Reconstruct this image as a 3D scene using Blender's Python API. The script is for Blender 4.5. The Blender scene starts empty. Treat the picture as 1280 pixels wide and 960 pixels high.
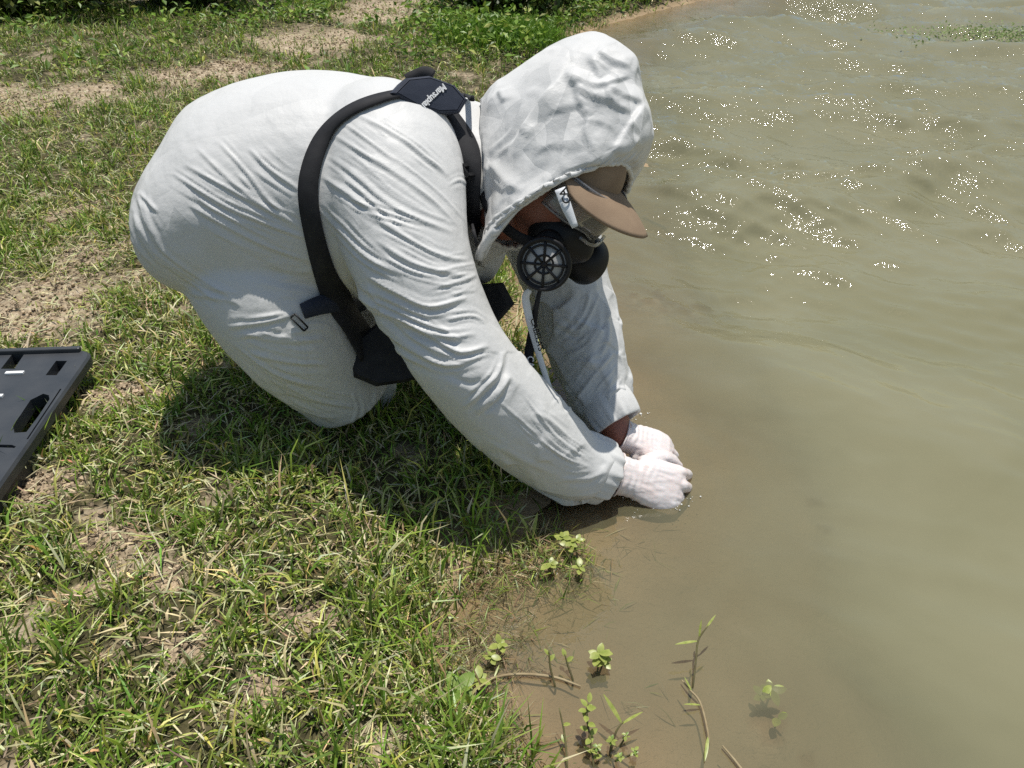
import bpy, bmesh, math, random
import numpy as np
from mathutils import Vector, Matrix
from mathutils.bvhtree import BVHTree

# ------------------------------------------------------------------ camera, sky, sun, exposure
scn = bpy.context.scene
COL = scn.collection
CAM_H, PITCH, FOC = 1.02, math.radians(36.0), 950.0      # height (m), downward pitch, focal length in 1280-wide pixels
cam_d = bpy.data.cameras.new('camera')
cam_d.sensor_width = 36.0
cam_d.lens = 36.0 * FOC / 1280.0
cam_d.clip_start, cam_d.clip_end = 0.02, 2000.0
cam = bpy.data.objects.new('camera', cam_d)
cam.location = (0, 0, CAM_H)
cam.rotation_euler = (math.pi / 2 - PITCH, 0, 0)
COL.objects.link(cam)
scn.camera = cam

SUN_AZ, SUN_EL = math.radians(20.0), math.radians(78.0)   # azimuth from +Y towards +X
SUN = Vector((math.sin(SUN_AZ) * math.cos(SUN_EL), math.cos(SUN_AZ) * math.cos(SUN_EL), math.sin(SUN_EL)))
w = bpy.data.worlds.new('World'); scn.world = w; w.use_nodes = True
nt = w.node_tree
sky = nt.nodes.new('ShaderNodeTexSky'); sky.sky_type = 'NISHITA'; sky.sun_disc = False
sky.sun_elevation, sky.sun_rotation = SUN_EL, SUN_AZ
sky.air_density, sky.dust_density, sky.ozone_density = 1.7, 1.2, 1.0
bg = nt.nodes['Background']; bg.inputs['Strength'].default_value = 0.09
nt.links.new(sky.outputs[0], bg.inputs['Color'])
sl = bpy.data.lights.new('sun', 'SUN'); sl.energy = 5.0; sl.angle = math.radians(0.53); sl.color = (1.0, 0.955, 0.89)
so = bpy.data.objects.new('sun', sl); so.rotation_euler = SUN.to_track_quat('Z', 'Y').to_euler(); so.location = (3, 6, 9)
COL.objects.link(so)
vs = scn.view_settings
vs.view_transform = 'Standard'; vs.look = 'None'; vs.exposure = 0.0; vs.gamma = 1.0; vs.use_curve_mapping = False
scn.render.engine = 'CYCLES'
scn.cycles.use_denoising = False
scn.cycles.max_bounces = 8; scn.cycles.transparent_max_bounces = 16
scn.cycles.sample_clamp_indirect = 6.0

rng = np.random.default_rng(11)
random.seed(5)

# ------------------------------------------------------------------ helpers: pose measuring
cR = np.array([1.0, 0, 0]); cU = np.array([0, math.sin(PITCH), math.cos(PITCH)]); cF = np.array([0, math.cos(PITCH), -math.sin(PITCH)])
cC = np.array([0, 0, CAM_H])
def P(px, py, d):                      # point at a known distance in front of the observer
    return cC + d * (cF + (px - 640) / FOC * cR + (480 - py) / FOC * cU)
def GP(px, py, z=0.0):                 # point at a known height
    r = cF + (px - 640) / FOC * cR + (480 - py) / FOC * cU
    return cC + r * ((z - CAM_H) / r[2])
def proj(v):
    q = v - cC
    d = q @ cF
    return 640 + FOC * (q @ cR) / d, 480 - FOC * (q @ cU) / d, d
def nrm(v):
    v = np.asarray(v, float)
    return v / max(np.linalg.norm(v), 1e-9)

def vnoise(p, seed=0):                 # smooth value noise, p (n,3)
    p = np.asarray(p, float)
    i = np.floor(p).astype(np.int64); f = p - i; f = f * f * f * (f * (f * 6 - 15) + 10)
    out = np.zeros(len(p))
    for dx in (0, 1):
        for dy in (0, 1):
            for dz in (0, 1):
                h = (i[:, 0] + dx) * 374761393 + (i[:, 1] + dy) * 668265263 + (i[:, 2] + dz) * 2147483647 + seed * 974634777
                h = (h ^ (h >> 13)) * 1274126177
                h = (h ^ (h >> 16)) & 0xFFFFFF
                wgt = (f[:, 0] if dx else 1 - f[:, 0]) * (f[:, 1] if dy else 1 - f[:, 1]) * (f[:, 2] if dz else 1 - f[:, 2])
                out += wgt * (h / 0xFFFFFF)
    return out * 2 - 1
def fbm(p, oct=4, seed=0):
    a, s, o = 1.0, 1.0, 0
    for k in range(oct):
        o = o + a * vnoise(np.asarray(p) * s, seed + k); a *= 0.5; s *= 2.03
    return o

# ------------------------------------------------------------------ helpers: meshes
def link(o, parent=None):
    COL.objects.link(o)
    if parent is not None: o.parent = parent
    return o
def mesh_from(name, verts, faces):
    me = bpy.data.meshes.new(name)
    me.from_pydata([tuple(v) for v in verts], [], [tuple(f) for f in faces])
    me.update()
    return me
def mobj(name, verts, faces, mat=None, parent=None, smooth=True):
    me = mesh_from(name, verts, faces)
    if smooth: me.polygons.foreach_set('use_smooth', [True] * len(me.polygons))
    if mat: me.materials.append(mat)
    return link(bpy.data.objects.new(name, me), parent)
def fast_mesh(name, verts, quads=None, tris=None, mat=None, parent=None, smooth=True, col=None):
    me = bpy.data.meshes.new(name)
    nq = 0 if quads is None else len(quads); ntr = 0 if tris is None else len(tris)
    me.vertices.add(len(verts)); me.vertices.foreach_set('co', np.asarray(verts, np.float32).ravel())
    lv = []
    if nq: lv.append(np.asarray(quads).ravel())
    if ntr: lv.append(np.asarray(tris).ravel())
    lv = np.concatenate(lv).astype(np.int32)
    me.loops.add(len(lv)); me.loops.foreach_set('vertex_index', lv)
    me.polygons.add(nq + ntr)
    st = np.concatenate([np.arange(nq) * 4, nq * 4 + np.arange(ntr) * 3]).astype(np.int32)
    me.polygons.foreach_set('loop_start', st)
    me.polygons.foreach_set('use_smooth', np.full(nq + ntr, smooth))
    if col is not None:
        a = me.attributes.new('tint', 'FLOAT_COLOR', 'POINT')
        a.data.foreach_set('color', np.c_[col, np.ones(len(col))].astype(np.float32).ravel())
    me.update(calc_edges=True); me.validate()
    if mat: me.materials.append(mat)
    return link(bpy.data.objects.new(name, me), parent)
def tag(o, label=None, cat=None, group=None, kind=None):
    if label: o['label'] = label
    if cat: o['category'] = cat
    if group: o['group'] = group
    if kind: o['kind'] = kind
    return o
def empty(name, loc=(0, 0, 0)):
    o = bpy.data.objects.new(name, None); o.location = loc; o.empty_display_size = 0.05
    return link(o)
def keep(child, parent):               # parent without moving
    child.parent = parent
    child.matrix_parent_inverse = Matrix.Translation(parent.location).inverted()
    return child

def catmull(pts, n):
    pts = np.asarray(pts, float)
    q = np.vstack([2 * pts[0] - pts[1], pts, 2 * pts[-1] - pts[-2]])
    out = []
    segs = len(pts) - 1
    for t in np.linspace(0, segs, n):
        i = min(int(t), segs - 1); u = t - i
        p0, p1, p2, p3 = q[i:i + 4]
        out.append(0.5 * ((2 * p1) + (-p0 + p2) * u + (2 * p0 - 5 * p1 + 4 * p2 - p3) * u * u + (-p0 + 3 * p1 - 3 * p2 + p3) * u ** 3))
    return np.array(out)
def rings_mesh(rings, closed=True, caps=True):
    n = len(rings[0]); v = np.concatenate(rings); f = []
    for k in range(len(rings) - 1):
        for j in range(n if closed else n - 1):
            a, b = k * n + j, k * n + (j + 1) % n
            f.append((a, b, b + n, a + n))
    if caps and closed:
        f.append(tuple(range(n))[::-1]); f.append(tuple(range((len(rings) - 1) * n, len(rings) * n)))
    return v, f
def tube(pts, radii, n=14, count=None, up=(0, 0, 1), squash=1.0, caps=True):
    m = count or max(len(pts) * 4, 6)
    c = catmull(pts, m); r = catmull(np.asarray(radii, float)[:, None], m)[:, 0]
    t = np.gradient(c, axis=0)
    rings = []
    last = None
    for k in range(m):
        tk = nrm(t[k])
        a = np.asarray(up, float) if last is None else last
        a = a - tk * (a @ tk)
        if np.linalg.norm(a) < 1e-4: a = np.array([1.0, 0.3, 0]) - tk * tk[0]
        a = nrm(a); last = a; b = np.cross(tk, a)
        th = np.linspace(0, 2 * math.pi, n, endpoint=False)
        rings.append(c[k] + r[k] * (np.outer(np.cos(th) * squash, a) + np.outer(np.sin(th), b)))
    return rings_mesh(rings, True, caps)
def box(c, s, rot=None):
    v = np.array([[x, y, z] for x in (-.5, .5) for y in (-.5, .5) for z in (-.5, .5)]) * np.asarray(s)
    if rot is not None: v = v @ np.asarray(rot).T
    f = [(0, 1, 3, 2), (4, 6, 7, 5), (0, 4, 5, 1), (2, 3, 7, 6), (0, 2, 6, 4), (1, 5, 7, 3)]
    return v + np.asarray(c), f
def merge(parts):
    V, Fc, o = [], [], 0
    for v, f in parts:
        V.append(np.asarray(v)); Fc += [tuple(i + o for i in q) for q in f]; o += len(v)
    return np.concatenate(V), Fc
def evaluated(o):
    dg = bpy.context.evaluated_depsgraph_get(); dg.update()
    me = bpy.data.meshes.new_from_object(o.evaluated_get(dg))
    return me
def union(parts, voxel, smooth_it=10, factor=0.5):   # one continuous skin over overlapping closed shapes
    v, f = merge(parts)
    o = mobj('tmp', v, f)
    m = o.modifiers.new('r', 'REMESH'); m.mode = 'VOXEL'; m.voxel_size = voxel
    if smooth_it:
        s = o.modifiers.new('s', 'SMOOTH'); s.factor = factor; s.iterations = smooth_it
    bpy.context.view_layer.update()
    me = evaluated(o)
    old = o.data; bpy.data.objects.remove(o); bpy.data.meshes.remove(old)
    me.polygons.foreach_set('use_smooth', [True] * len(me.polygons))
    return me
def get_co(me):
    a = np.empty(len(me.vertices) * 3, np.float32); me.vertices.foreach_get('co', a); return a.reshape(-1, 3).astype(float)
def get_no(me):
    a = np.empty(len(me.vertices) * 3, np.float32); me.vertices.foreach_get('normal', a); return a.reshape(-1, 3).astype(float)
def set_co(me, v):
    me.vertices.foreach_set('co', np.asarray(v, np.float32).ravel()); me.update()
def bvh_of(me):
    return BVHTree.FromPolygons([v.co for v in me.vertices], [p.vertices[:] for p in me.polygons])

# ------------------------------------------------------------------ helpers: materials
def mat(name, color=(.5, .5, .5), rough=.6, spec=.5, bumps=(), vary=None, coat=0, sub=0, sheen=0):
    m = bpy.data.materials.new(name); m.use_nodes = True
    t = m.node_tree; b = t.nodes['Principled BSDF']
    b.inputs['Base Color'].default_value = (*color, 1); b.inputs['Roughness'].default_value = rough
    b.inputs['Specular IOR Level'].default_value = spec
    b.inputs['Coat Weight'].default_value = coat; b.inputs['Sheen Weight'].default_value = sheen
    if sub:
        b.inputs['Subsurface Weight'].default_value = sub; b.inputs['Subsurface Radius'].default_value = (.006, .003, .002); b.inputs['Subsurface Scale'].default_value = 1
    tc = t.nodes.new('ShaderNodeTexCoord')
    if vary:                            # (other colour, scale, detail)
        n = t.nodes.new('ShaderNodeTexNoise'); n.inputs['Scale'].default_value = vary[1]; n.inputs['Detail'].default_value = vary[2]
        r = t.nodes.new('ShaderNodeValToRGB'); r.color_ramp.elements[0].position = .35; r.color_ramp.elements[1].position = .68
        r.color_ramp.elements[0].color = (*color, 1); r.color_ramp.elements[1].color = (*vary[0], 1)
        t.links.new(tc.outputs['Object'], n.inputs['Vector']); t.links.new(n.outputs[0], r.inputs[0]); t.links.new(r.outputs[0], b.inputs['Base Color'])
    last = None
    for (sc, dist, st) in bumps:
        n = t.nodes.new('ShaderNodeTexNoise'); n.inputs['Scale'].default_value = sc; n.inputs['Detail'].default_value = 3
        bp = t.nodes.new('ShaderNodeBump'); bp.inputs['Distance'].default_value = dist; bp.inputs['Strength'].default_value = st
        t.links.new(tc.outputs['Object'], n.inputs['Vector']); t.links.new(n.outputs[0], bp.inputs['Height'])
        if last: t.links.new(last.outputs[0], bp.inputs['Normal'])
        last = bp
    if last: t.links.new(last.outputs[0], b.inputs['Normal'])
    return m

def leaf_mat(name, rough=.5, trans=.35, color=None):
    m = bpy.data.materials.new(name); m.use_nodes = True
    t = m.node_tree; b = t.nodes['Principled BSDF']; out = t.nodes['Material Output']
    b.inputs['Roughness'].default_value = rough; b.inputs['Specular IOR Level'].default_value = .35
    tr = t.nodes.new('ShaderNodeBsdfTranslucent'); mx = t.nodes.new('ShaderNodeMixShader'); mx.inputs[0].default_value = trans
    if color is None:
        a = t.nodes.new('ShaderNodeAttribute'); a.attribute_name = 'tint'
        t.links.new(a.outputs['Color'], b.inputs['Base Color']); t.links.new(a.outputs['Color'], tr.inputs['Color'])
    else:
        n = t.nodes.new('ShaderNodeTexNoise'); n.inputs['Scale'].default_value = 90
        r = t.nodes.new('ShaderNodeValToRGB'); r.color_ramp.elements[0].position = .3; r.color_ramp.elements[1].position = .7
        r.color_ramp.elements[0].color = (*color[0], 1); r.color_ramp.elements[1].color = (*color[1], 1)
        tc = t.nodes.new('ShaderNodeTexCoord'); t.links.new(tc.outputs['Object'], n.inputs[0])
        t.links.new(n.outputs[0], r.inputs[0]); t.links.new(r.outputs[0], b.inputs['Base Color']); t.links.new(r.outputs[0], tr.inputs['Color'])
    t.links.new(b.outputs[0], mx.inputs[1]); t.links.new(tr.outputs[0], mx.inputs[2]); t.links.new(mx.outputs[0], out.inputs[0])
    return m

def tyvek(name='white_coverall_fabric', crease=.25):
    m = mat(name, (.615, .615, .60), .5, .3)
    t = m.node_tree; b = t.nodes['Principled BSDF']; out = t.nodes['Material Output']
    tc = t.nodes.new('ShaderNodeTexCoord')
    n0 = t.nodes.new('ShaderNodeTexNoise'); n0.inputs['Scale'].default_value = 9; n0.inputs['Detail'].default_value = 4; n0.inputs['Distortion'].default_value = 1.2
    # crumple: sharp ridged noise
    ab = t.nodes.new('ShaderNodeMath'); ab.operation = 'SUBTRACT'; ab.inputs[1].default_value = .5
    ab2 = t.nodes.new('ShaderNodeMath'); ab2.operation = 'ABSOLUTE'
    bp = t.nodes.new('ShaderNodeBump'); bp.inputs['Distance'].default_value = .03; bp.inputs['Strength'].default_value = .06
    n1 = t.nodes.new('ShaderNodeTexNoise'); n1.inputs['Scale'].default_value = 60; n1.inputs['Detail'].default_value = 4
    bp1 = t.nodes.new('ShaderNodeBump'); bp1.inputs['Distance'].default_value = .003; bp1.inputs['Strength'].default_value = .4
    n2 = t.nodes.new('ShaderNodeTexNoise'); n2.inputs['Scale'].default_value = 700; n2.inputs['Detail'].default_value = 2
    bp2 = t.nodes.new('ShaderNodeBump'); bp2.inputs['Distance'].default_value = .0006; bp2.inputs['Strength'].default_value = .3
    for n in (n0, n1, n2): t.links.new(tc.outputs['Object'], n.inputs['Vector'])
    # stiff sheet creases: every cell is a slightly tilted flat facet
    prev = None
    for sc_, k_ in ((9, 1.0), (21, .6)):
        vo = t.nodes.new('ShaderNodeTexVoronoi'); vo.inputs['Scale'].default_value = sc_; t.links.new(tc.outputs['Object'], vo.inputs['Vector'])
        sb = t.nodes.new('ShaderNodeVectorMath'); sb.operation = 'SUBTRACT'; t.links.new(tc.outputs['Object'], sb.inputs[0]); t.links.new(vo.outputs['Position'], sb.inputs[1])
        cb = t.nodes.new('ShaderNodeVectorMath'); cb.operation = 'SUBTRACT'; t.links.new(vo.outputs['Color'], cb.inputs[0]); cb.inputs[1].default_value = (.5, .5, .5)
        dt = t.nodes.new('ShaderNodeVectorMath'); dt.operation = 'DOT_PRODUCT'; t.links.new(sb.outputs[0], dt.inputs[0]); t.links.new(cb.outputs[0], dt.inputs[1])
        bf = t.nodes.new('ShaderNodeBump'); bf.inputs['Distance'].default_value = 1.0; bf.inputs['Strength'].default_value = min(1, crease * k_); t.links.new(dt.outputs['Value'], bf.inputs['Height'])
        if prev: t.links.new(prev.outputs[0], bf.inputs['Normal'])
        prev = bf
    t.links.new(prev.outputs[0], bp.inputs['Normal'])
    t.links.new(n0.outputs[0], ab.inputs[0]); t.links.new(ab.outputs[0], ab2.inputs[0]); t.links.new(ab2.outputs[0], bp.inputs['Height'])
    t.links.new(n1.outputs[0], bp1.inputs['Height']); t.links.new(n2.outputs[0], bp2.inputs['Height'])
    t.links.new(bp.outputs[0], bp1.inputs['Normal']); t.links.new(bp1.outputs[0], bp2.inputs['Normal']); t.links.new(bp2.outputs[0], b.inputs['Normal'])
    tr = t.nodes.new('ShaderNodeBsdfTranslucent'); tr.inputs['Color'].default_value = (.62, .61, .58, 1)
    mx = t.nodes.new('ShaderNodeMixShader'); mx.inputs[0].default_value = .10
    t.links.new(b.outputs[0], mx.inputs[1]); t.links.new(tr.outputs[0], mx.inputs[2]); t.links.new(mx.outputs[0], out.inputs[0])
    return m

M = {}
M['tyvek'] = tyvek('white_coverall_fabric', .14)
M['tyvek_hood'] = tyvek('creased_hood_fabric', .36)
M['black_web'] = mat('black_webbing', (.014, .014, .016), .75, .3, bumps=((900, .0006, .5),), vary=((.022, .022, .024), 60, 3))
M['navy'] = mat('navy_padded_fabric', (.022, .028, .045), .7, .35, bumps=((1100, .0006, .6),), vary=((.03, .036, .055), 40, 3))
M['rubber'] = mat('black_rubber', (.010, .010, .011), .48, .3, bumps=((200, .0006, .2),))
M['filter'] = mat('pale_filter_pad', (.40, .40, .39), .9, .2, bumps=((500, .001, .6),))
M['skin'] = mat('skin', (.25, .095, .06), .45, .45, bumps=((160, .0015, .35),), vary=((.30, .12, .08), 30, 4), sub=.15)
M['cap'] = mat('brown_cotton_twill', (.21, .148, .098), .85, .2, bumps=((700, .001, .5),), vary=((.25, .18, .12), 25, 4))
M['under'] = mat('dark_bill_underside', (.02, .02, .02), .85, .2, bumps=((700, .001, .4),))
M['white_web'] = mat('white_lanyard_webbing', (.62, .64, .66), .7, .3, bumps=((900, .0006, .5),))
M['ink_black'] = mat('black_lettering', (.015, .015, .015), .7, .2)
M['ink_white'] = mat('white_lettering', (.75, .75, .75), .7, .2)
M['glove'] = mat('thin_white_latex', (.68, .64, .63), .35, .4, bumps=((45, .004, .3),), vary=((.68, .59, .56), 28, 3), sub=.1)
M['plastic'] = mat('black_plastic', (.028, .032, .038), .42, .45, bumps=((60, .001, .1), (500, .0004, .4)), vary=((.045, .048, .052), 18, 6))
M['tab'] = mat('white_plastic_tab', (.7, .7, .7), .5, .4)
M['grass'] = leaf_mat('grass_blades', .45, .22)
M['leaf'] = leaf_mat('weed_leaves', .45, .3)
M['pond_leaf'] = leaf_mat('pale_green_leaf', .35, .3, ((.24, .30, .06), (.40, .43, .12)))
M['green_leaf'] = leaf_mat('green_leaf', .35, .3, ((.14, .24, .04), (.26, .34, .08)))
M['stem'] = mat('brown_green_stem', (.09, .075, .035), .7, .3, vary=((.14, .13, .05), 50, 3))
M['twig'] = mat('pale_twig', (.24, .18, .10), .8, .2, vary=((.33, .27, .16), 60, 3))

# clear plastic for the goggles
m = bpy.data.materials.new('clear_goggle_plastic'); m.use_nodes = True
t = m.node_tree; t.nodes.remove(t.nodes['Principled BSDF'])
a = t.nodes.new('ShaderNodeBsdfTransparent'); a.inputs[0].default_value = (.82, .82, .82, 1)
g = t.nodes.new('ShaderNodeBsdfGlossy'); g.inputs['Roughness'].default_value = .06
d = t.nodes.new('ShaderNodeBsdfDiffuse'); d.inputs[0].default_value = (.5, .5, .52, 1)
fr = t.nodes.new('ShaderNodeFresnel'); fr.inputs[0].default_value = 1.55
m1 = t.nodes.new('ShaderNodeMixShader'); m1.inputs[0].default_value = .26
m2 = t.nodes.new('ShaderNodeMixShader')
t.links.new(a.outputs[0], m1.inputs[1]); t.links.new(d.outputs[0], m1.inputs[2])
t.links.new(fr.outputs[0], m2.inputs[0]); t.links.new(m1.outputs[0], m2.inputs[1]); t.links.new(g.outputs[0], m2.inputs[2])
t.links.new(m2.outputs[0], t.nodes['Material Output'].inputs[0])
M['clear'] = m

# ------------------------------------------------------------------ terrain
SHORE_PX = [(700, 1120), (665, 1000), (640, 940), (585, 880), (548, 830), (545, 795), (568, 755), (590, 715), (625, 675), (665, 640), (690, 600),
            (678, 520), (655, 440), (640, 330), (637, 230), (642, 160), (660, 108), (700, 66), (722, 44), (770, 26), (860, 4), (940, -14), (1040, -34)]
sp = np.array([GP(x, y, 0.0)[:2] for x, y in SHORE_PX])
sp[:, 1] = np.maximum.accumulate(sp[:, 1] + np.arange(len(sp)) * 1e-4)
sp = np.vstack([[sp[0, 0] + .05, -0.3], [sp[0, 0], .2], sp, sp[-1] + [3.0, 4.0], sp[-1] + [9, 30], sp[-1] + [9, 400]])
sp = np.vstack([[sp[0, 0] + .6, -400], [sp[0, 0] + .2, -6], sp])
_tt = np.concatenate([[0], np.cumsum(np.linalg.norm(np.diff(sp, axis=0), axis=1))])
# wiggly dense shoreline
yy = np.concatenate([np.linspace(-8, .3, 60), np.linspace(.3, 4, 700)[1:], np.linspace(4, 14, 300)[1:], np.linspace(14, 60, 80)[1:]])
xx = np.interp(yy, sp[:, 1], sp[:, 0])
xx = xx + .018 * fbm(np.c_[yy * 9, yy * 0, yy * 0], 3, 3) + .010 * vnoise(np.c_[yy * 40, yy * 0, yy * 0], 8)
SHORE = np.c_[xx, yy]
def shore_dist(x, y):                  # + on land, - in the river
    x = np.asarray(x, float); y = np.asarray(y, float)
    xs = np.interp(y, SHORE[:, 1], SHORE[:, 0]); dx = np.abs(x - xs)
    best = dx ** 2
    for u in np.linspace(-1, 1, 41):
        dy = u * dx
        best = np.minimum(best, (x - np.interp(y + dy, SHORE[:, 1], SHORE[:, 0])) ** 2 + dy * dy)
    return np.where(x < xs, 1, -1) * np.sqrt(best)
def ground_z(x, y, d=None):
    x = np.atleast_1d(np.asarray(x, float)); y = np.atleast_1d(np.asarray(y, float))
    if d is None: d = shore_dist(x, y)
    rough = .012 * fbm(np.c_[x * 5, y * 5, x * 0], 4, 21) + .006 * vnoise(np.c_[x * 30, y * 30, x * 0], 5)
    rough = rough + .024 * np.exp(-(((x - HUMP[0]) / .06) ** 2 + ((y - HUMP[1]) / .05) ** 2))
    land = .003 + .042 * (1 - np.exp(-np.maximum(d, 0) / .10)) + .02 * np.clip(d, 0, 3) + rough * np.clip(d / .12, 0.15, 1)
    dw = np.maximum(-d, 0)
    wat = -.13 * dw - .35 * np.maximum(dw - .5, 0) + rough * np.where(rough > .015, 1, .35)
    wat = np.maximum(wat, -1.6)
    return np.where(d > 0, land, wat)
HUMP = GP(694, 706, 0)
def gz(x, y): return float(ground_z([x], [y])[0])
def on_ground(px, py):
    z = .04
    for _ in range(4):
        q = GP(px, py, z); z = gz(q[0], q[1])
    return np.array([q[0], q[1], z])

def stretch(lo, hi, c, dmin, k):       # grid line positions, dense around c
    out = [c]; a = c
    while a < hi: a += max(dmin, abs(a - c) * k); out.append(a)
    a = c; neg = []
    while a > lo: a -= max(dmin, abs(a - c) * k); neg.append(a)
    return np.array(neg[::-1] + out)
def grid(xs, ys):
    X, Y = np.meshgrid(xs, ys); nx, ny = len(xs), len(ys)
    i = np.arange(nx * ny).reshape(ny, nx)
    q = np.stack([i[:-1, :-1], i[:-1, 1:], i[1:, 1:], i[1:, :-1]], -1).reshape(-1, 4)
    return X.ravel(), Y.ravel(), q

# bare-earth patches: (pixel centre, half sizes) measured on the ground
def px_blob(px, py, rx, ry):
    c = GP(px, py, .05); ax = GP(px + rx, py, .05) - c; ay = GP(px, py - ry, .05) - c
    return c[:2], abs(ax[0]), abs(ay[1])
BARE = [px_blob(*b) for b in [(90, 128, 150, 16), (225, 105, 70, 14), (20, 150, 60, 14), (300, 88, 50, 10), (395, 55, 85, 16), (470, 18, 50, 18), (520, -10, 60, 14),
                              (70, 385, 95, 48), (20, 400, 80, 40), (110, 330, 50, 22), (150, 500, 60, 16), (95, 275, 30, 16),
                              (140, 680, 55, 22), (235, 815, 38, 28), (390, 770, 55, 22), (120, 740, 40, 14), (330, 860, 30, 16), (560, 700, 14, 10), (60, 620, 50, 26), (210, 730, 26, 14)]]
def bareness(x, y):
    b = np.zeros(len(x))
    nz = .55 * fbm(np.c_[x * 7, y * 7, x * 0], 3, 40)
    for c, rx, ry in BARE:
        e = ((x - c[0]) / rx) ** 2 + ((y - c[1]) / ry) ** 2
        b = np.maximum(b, np.clip(1.25 - e + nz * (e < 4), 0, 1))
    b = np.maximum(b, np.clip((fbm(np.c_[x * 11, y * 11, x * 0 + 3], 3, 66) - .55) * 2.2, 0, .8))
    return b

xs = stretch(-150, 150, -.2, .016, .02); ys = stretch(-40, 200, 1.2, .016, .02)
X, Y, Q = grid(xs, ys)
D = shore_dist(X, Y)
Z = ground_z(X, Y, D)
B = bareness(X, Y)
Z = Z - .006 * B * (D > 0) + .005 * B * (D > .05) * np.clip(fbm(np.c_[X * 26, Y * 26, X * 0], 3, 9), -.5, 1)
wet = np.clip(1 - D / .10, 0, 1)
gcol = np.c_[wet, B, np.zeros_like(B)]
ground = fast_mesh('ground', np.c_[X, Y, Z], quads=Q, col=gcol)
tag(ground, kind='structure')
m = bpy.data.materials.new('earth'); m.use_nodes = True; t = m.node_tree; b = t.nodes['Principled BSDF']
tc = t.nodes.new('ShaderNodeTexCoord'); at = t.nodes.new('ShaderNodeAttribute'); at.attribute_name = 'tint'; sep = t.nodes.new('ShaderNodeSeparateColor')
t.links.new(at.outputs['Color'], sep.inputs[0])
def noise(t, tc, sc, det=5, dis=0):
    n = t.nodes.new('ShaderNodeTexNoise'); n.inputs['Scale'].default_value = sc; n.inputs['Detail'].default_value = det; n.inputs['Distortion'].default_value = dis
    t.links.new(tc.outputs['Object'], n.inputs['Vector']); return n
def ramp(t, src, stops):
    r = t.nodes.new('ShaderNodeValToRGB'); e = r.color_ramp.elements
    while len(e) < len(stops): e.new(.5)
    for k, (p, c) in enumerate(stops): e[k].position = p; e[k].color = (*c, 1)
    t.links.new(src, r.inputs[0]); return r
def mixc(t, f, a, b_):
    x = t.nodes.new('ShaderNodeMix'); x.data_type = 'RGBA'
    for s, k in ((f, 0), (a, 6), (b_, 7)):
        if hasattr(s, 'links'): t.links.new(s, x.inputs[k])
        else: x.inputs[k].default_value = s if k == 0 else (*s, 1)
    return x.outputs[2]
n1 = noise(t, tc, 6, 6); n2 = noise(t, tc, 70, 5); n3 = noise(t, tc, 320, 3)
soil = ramp(t, n2.outputs[0], [(.25, (.17, .125, .08)), (.5, (.36, .285, .19)), (.75, (.56, .475, .35))])
under = ramp(t, n2.outputs[0], [(.3, (.03, .027, .012)), (.6, (.085, .075, .034)), (.8, (.2, .17, .09))])  # ground below the turf; dark tone paints in the shade between blades
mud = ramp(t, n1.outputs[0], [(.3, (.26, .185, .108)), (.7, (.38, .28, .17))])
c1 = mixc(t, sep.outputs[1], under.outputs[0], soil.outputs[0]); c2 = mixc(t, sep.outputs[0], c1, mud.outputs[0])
t.links.new(c2, b.inputs['Base Color'])
b.inputs['Roughness'].default_value = .9; b.inputs['Specular IOR Level'].default_value = .2
bp = t.nodes.new('ShaderNodeBump'); bp.inputs['Distance'].default_value = .012; bp.inputs['Strength'].default_value = .7
bp2 = t.nodes.new('ShaderNodeBump'); bp2.inputs['Distance'].default_value = .004; bp2.inputs['Strength'].default_value = .7
t.links.new(n2.outputs[0], bp.inputs['Height']); t.links.new(n3.outputs[0], bp2.inputs['Height']); t.links.new(bp.outputs[0], bp2.inputs['Normal']); t.links.new(bp2.outputs[0], b.inputs['Normal'])
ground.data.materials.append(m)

# ------------------------------------------------------------------ river
xs = stretch(-1.0, 150, .55, .011, .013); ys = stretch(-10, 250, 1.3, .011, .0115)
X, Y, Q = grid(xs, ys)
D = shore_dist(X, Y)
depth = np.maximum(-ground_z(X, Y, D), 0)
HAND = GP(815, 612, 0)
wr = np.random.default_rng(4)
zw = np.zeros_like(X)
# short wind waves, calmer in the lee of the bank and the kneeling person
calm = np.clip((Y - .5) / 2.2, .3, 1) * np.clip(-D / .6, .04, 1)
wx = X + .05 * fbm(np.c_[X * 2.2, Y * 2.2, X * 0], 2, 71); wy = Y + .07 * fbm(np.c_[X * 1.7, Y * 1.7, X * 0], 2, 72)
for k in range(24):
    lam = .07 * (1.15 ** k); ang = math.radians(80 + wr.normal() * 24)
    ph = wr.uniform(0, 6.28); amp = (.030 if lam < .2 else .019) * lam
    s = np.sin((wx * math.cos(ang) + wy * math.sin(ang)) * 2 * math.pi / lam + ph)
    if k % 3: s = 1.0 - 2.0 * np.abs(np.sin(np.arcsin(np.clip(s, -1, 1)) * .5 + math.pi / 4 + .12 * vnoise(np.c_[X * 6, Y * 6, X * 0], 300 + k)))
    pat = .5 + .5 * vnoise(np.c_[X * .9 / max(lam * 3, .4), Y * .9 / max(lam * 3, .4), X * 0 + k], 80 + k)
    zw += amp * (s + .25 * s * s) * pat * 1.5
rh = np.hypot(X - HAND[0], (Y - HAND[1]) * .9)
zw = zw * calm + (.0022) * np.sin(rh * 2 * math.pi / .055) * np.exp(-((rh - .16) / .10) ** 2) + .0005 * vnoise(np.c_[X * 28, Y * 28, X * 0], 90) * np.clip(-D / .3, .1, 1)
zw *= np.clip((depth - .004) / .07, .03, 1)
zw *= np.exp(-np.maximum(np.hypot(X, Y) - 14, 0) / 10)
wcol = np.c_[depth, np.zeros_like(depth), np.zeros_like(depth)]
river = fast_mesh('river_water', np.c_[X, Y, zw], quads=Q, col=wcol)
tag(river, kind='structure')
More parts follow.
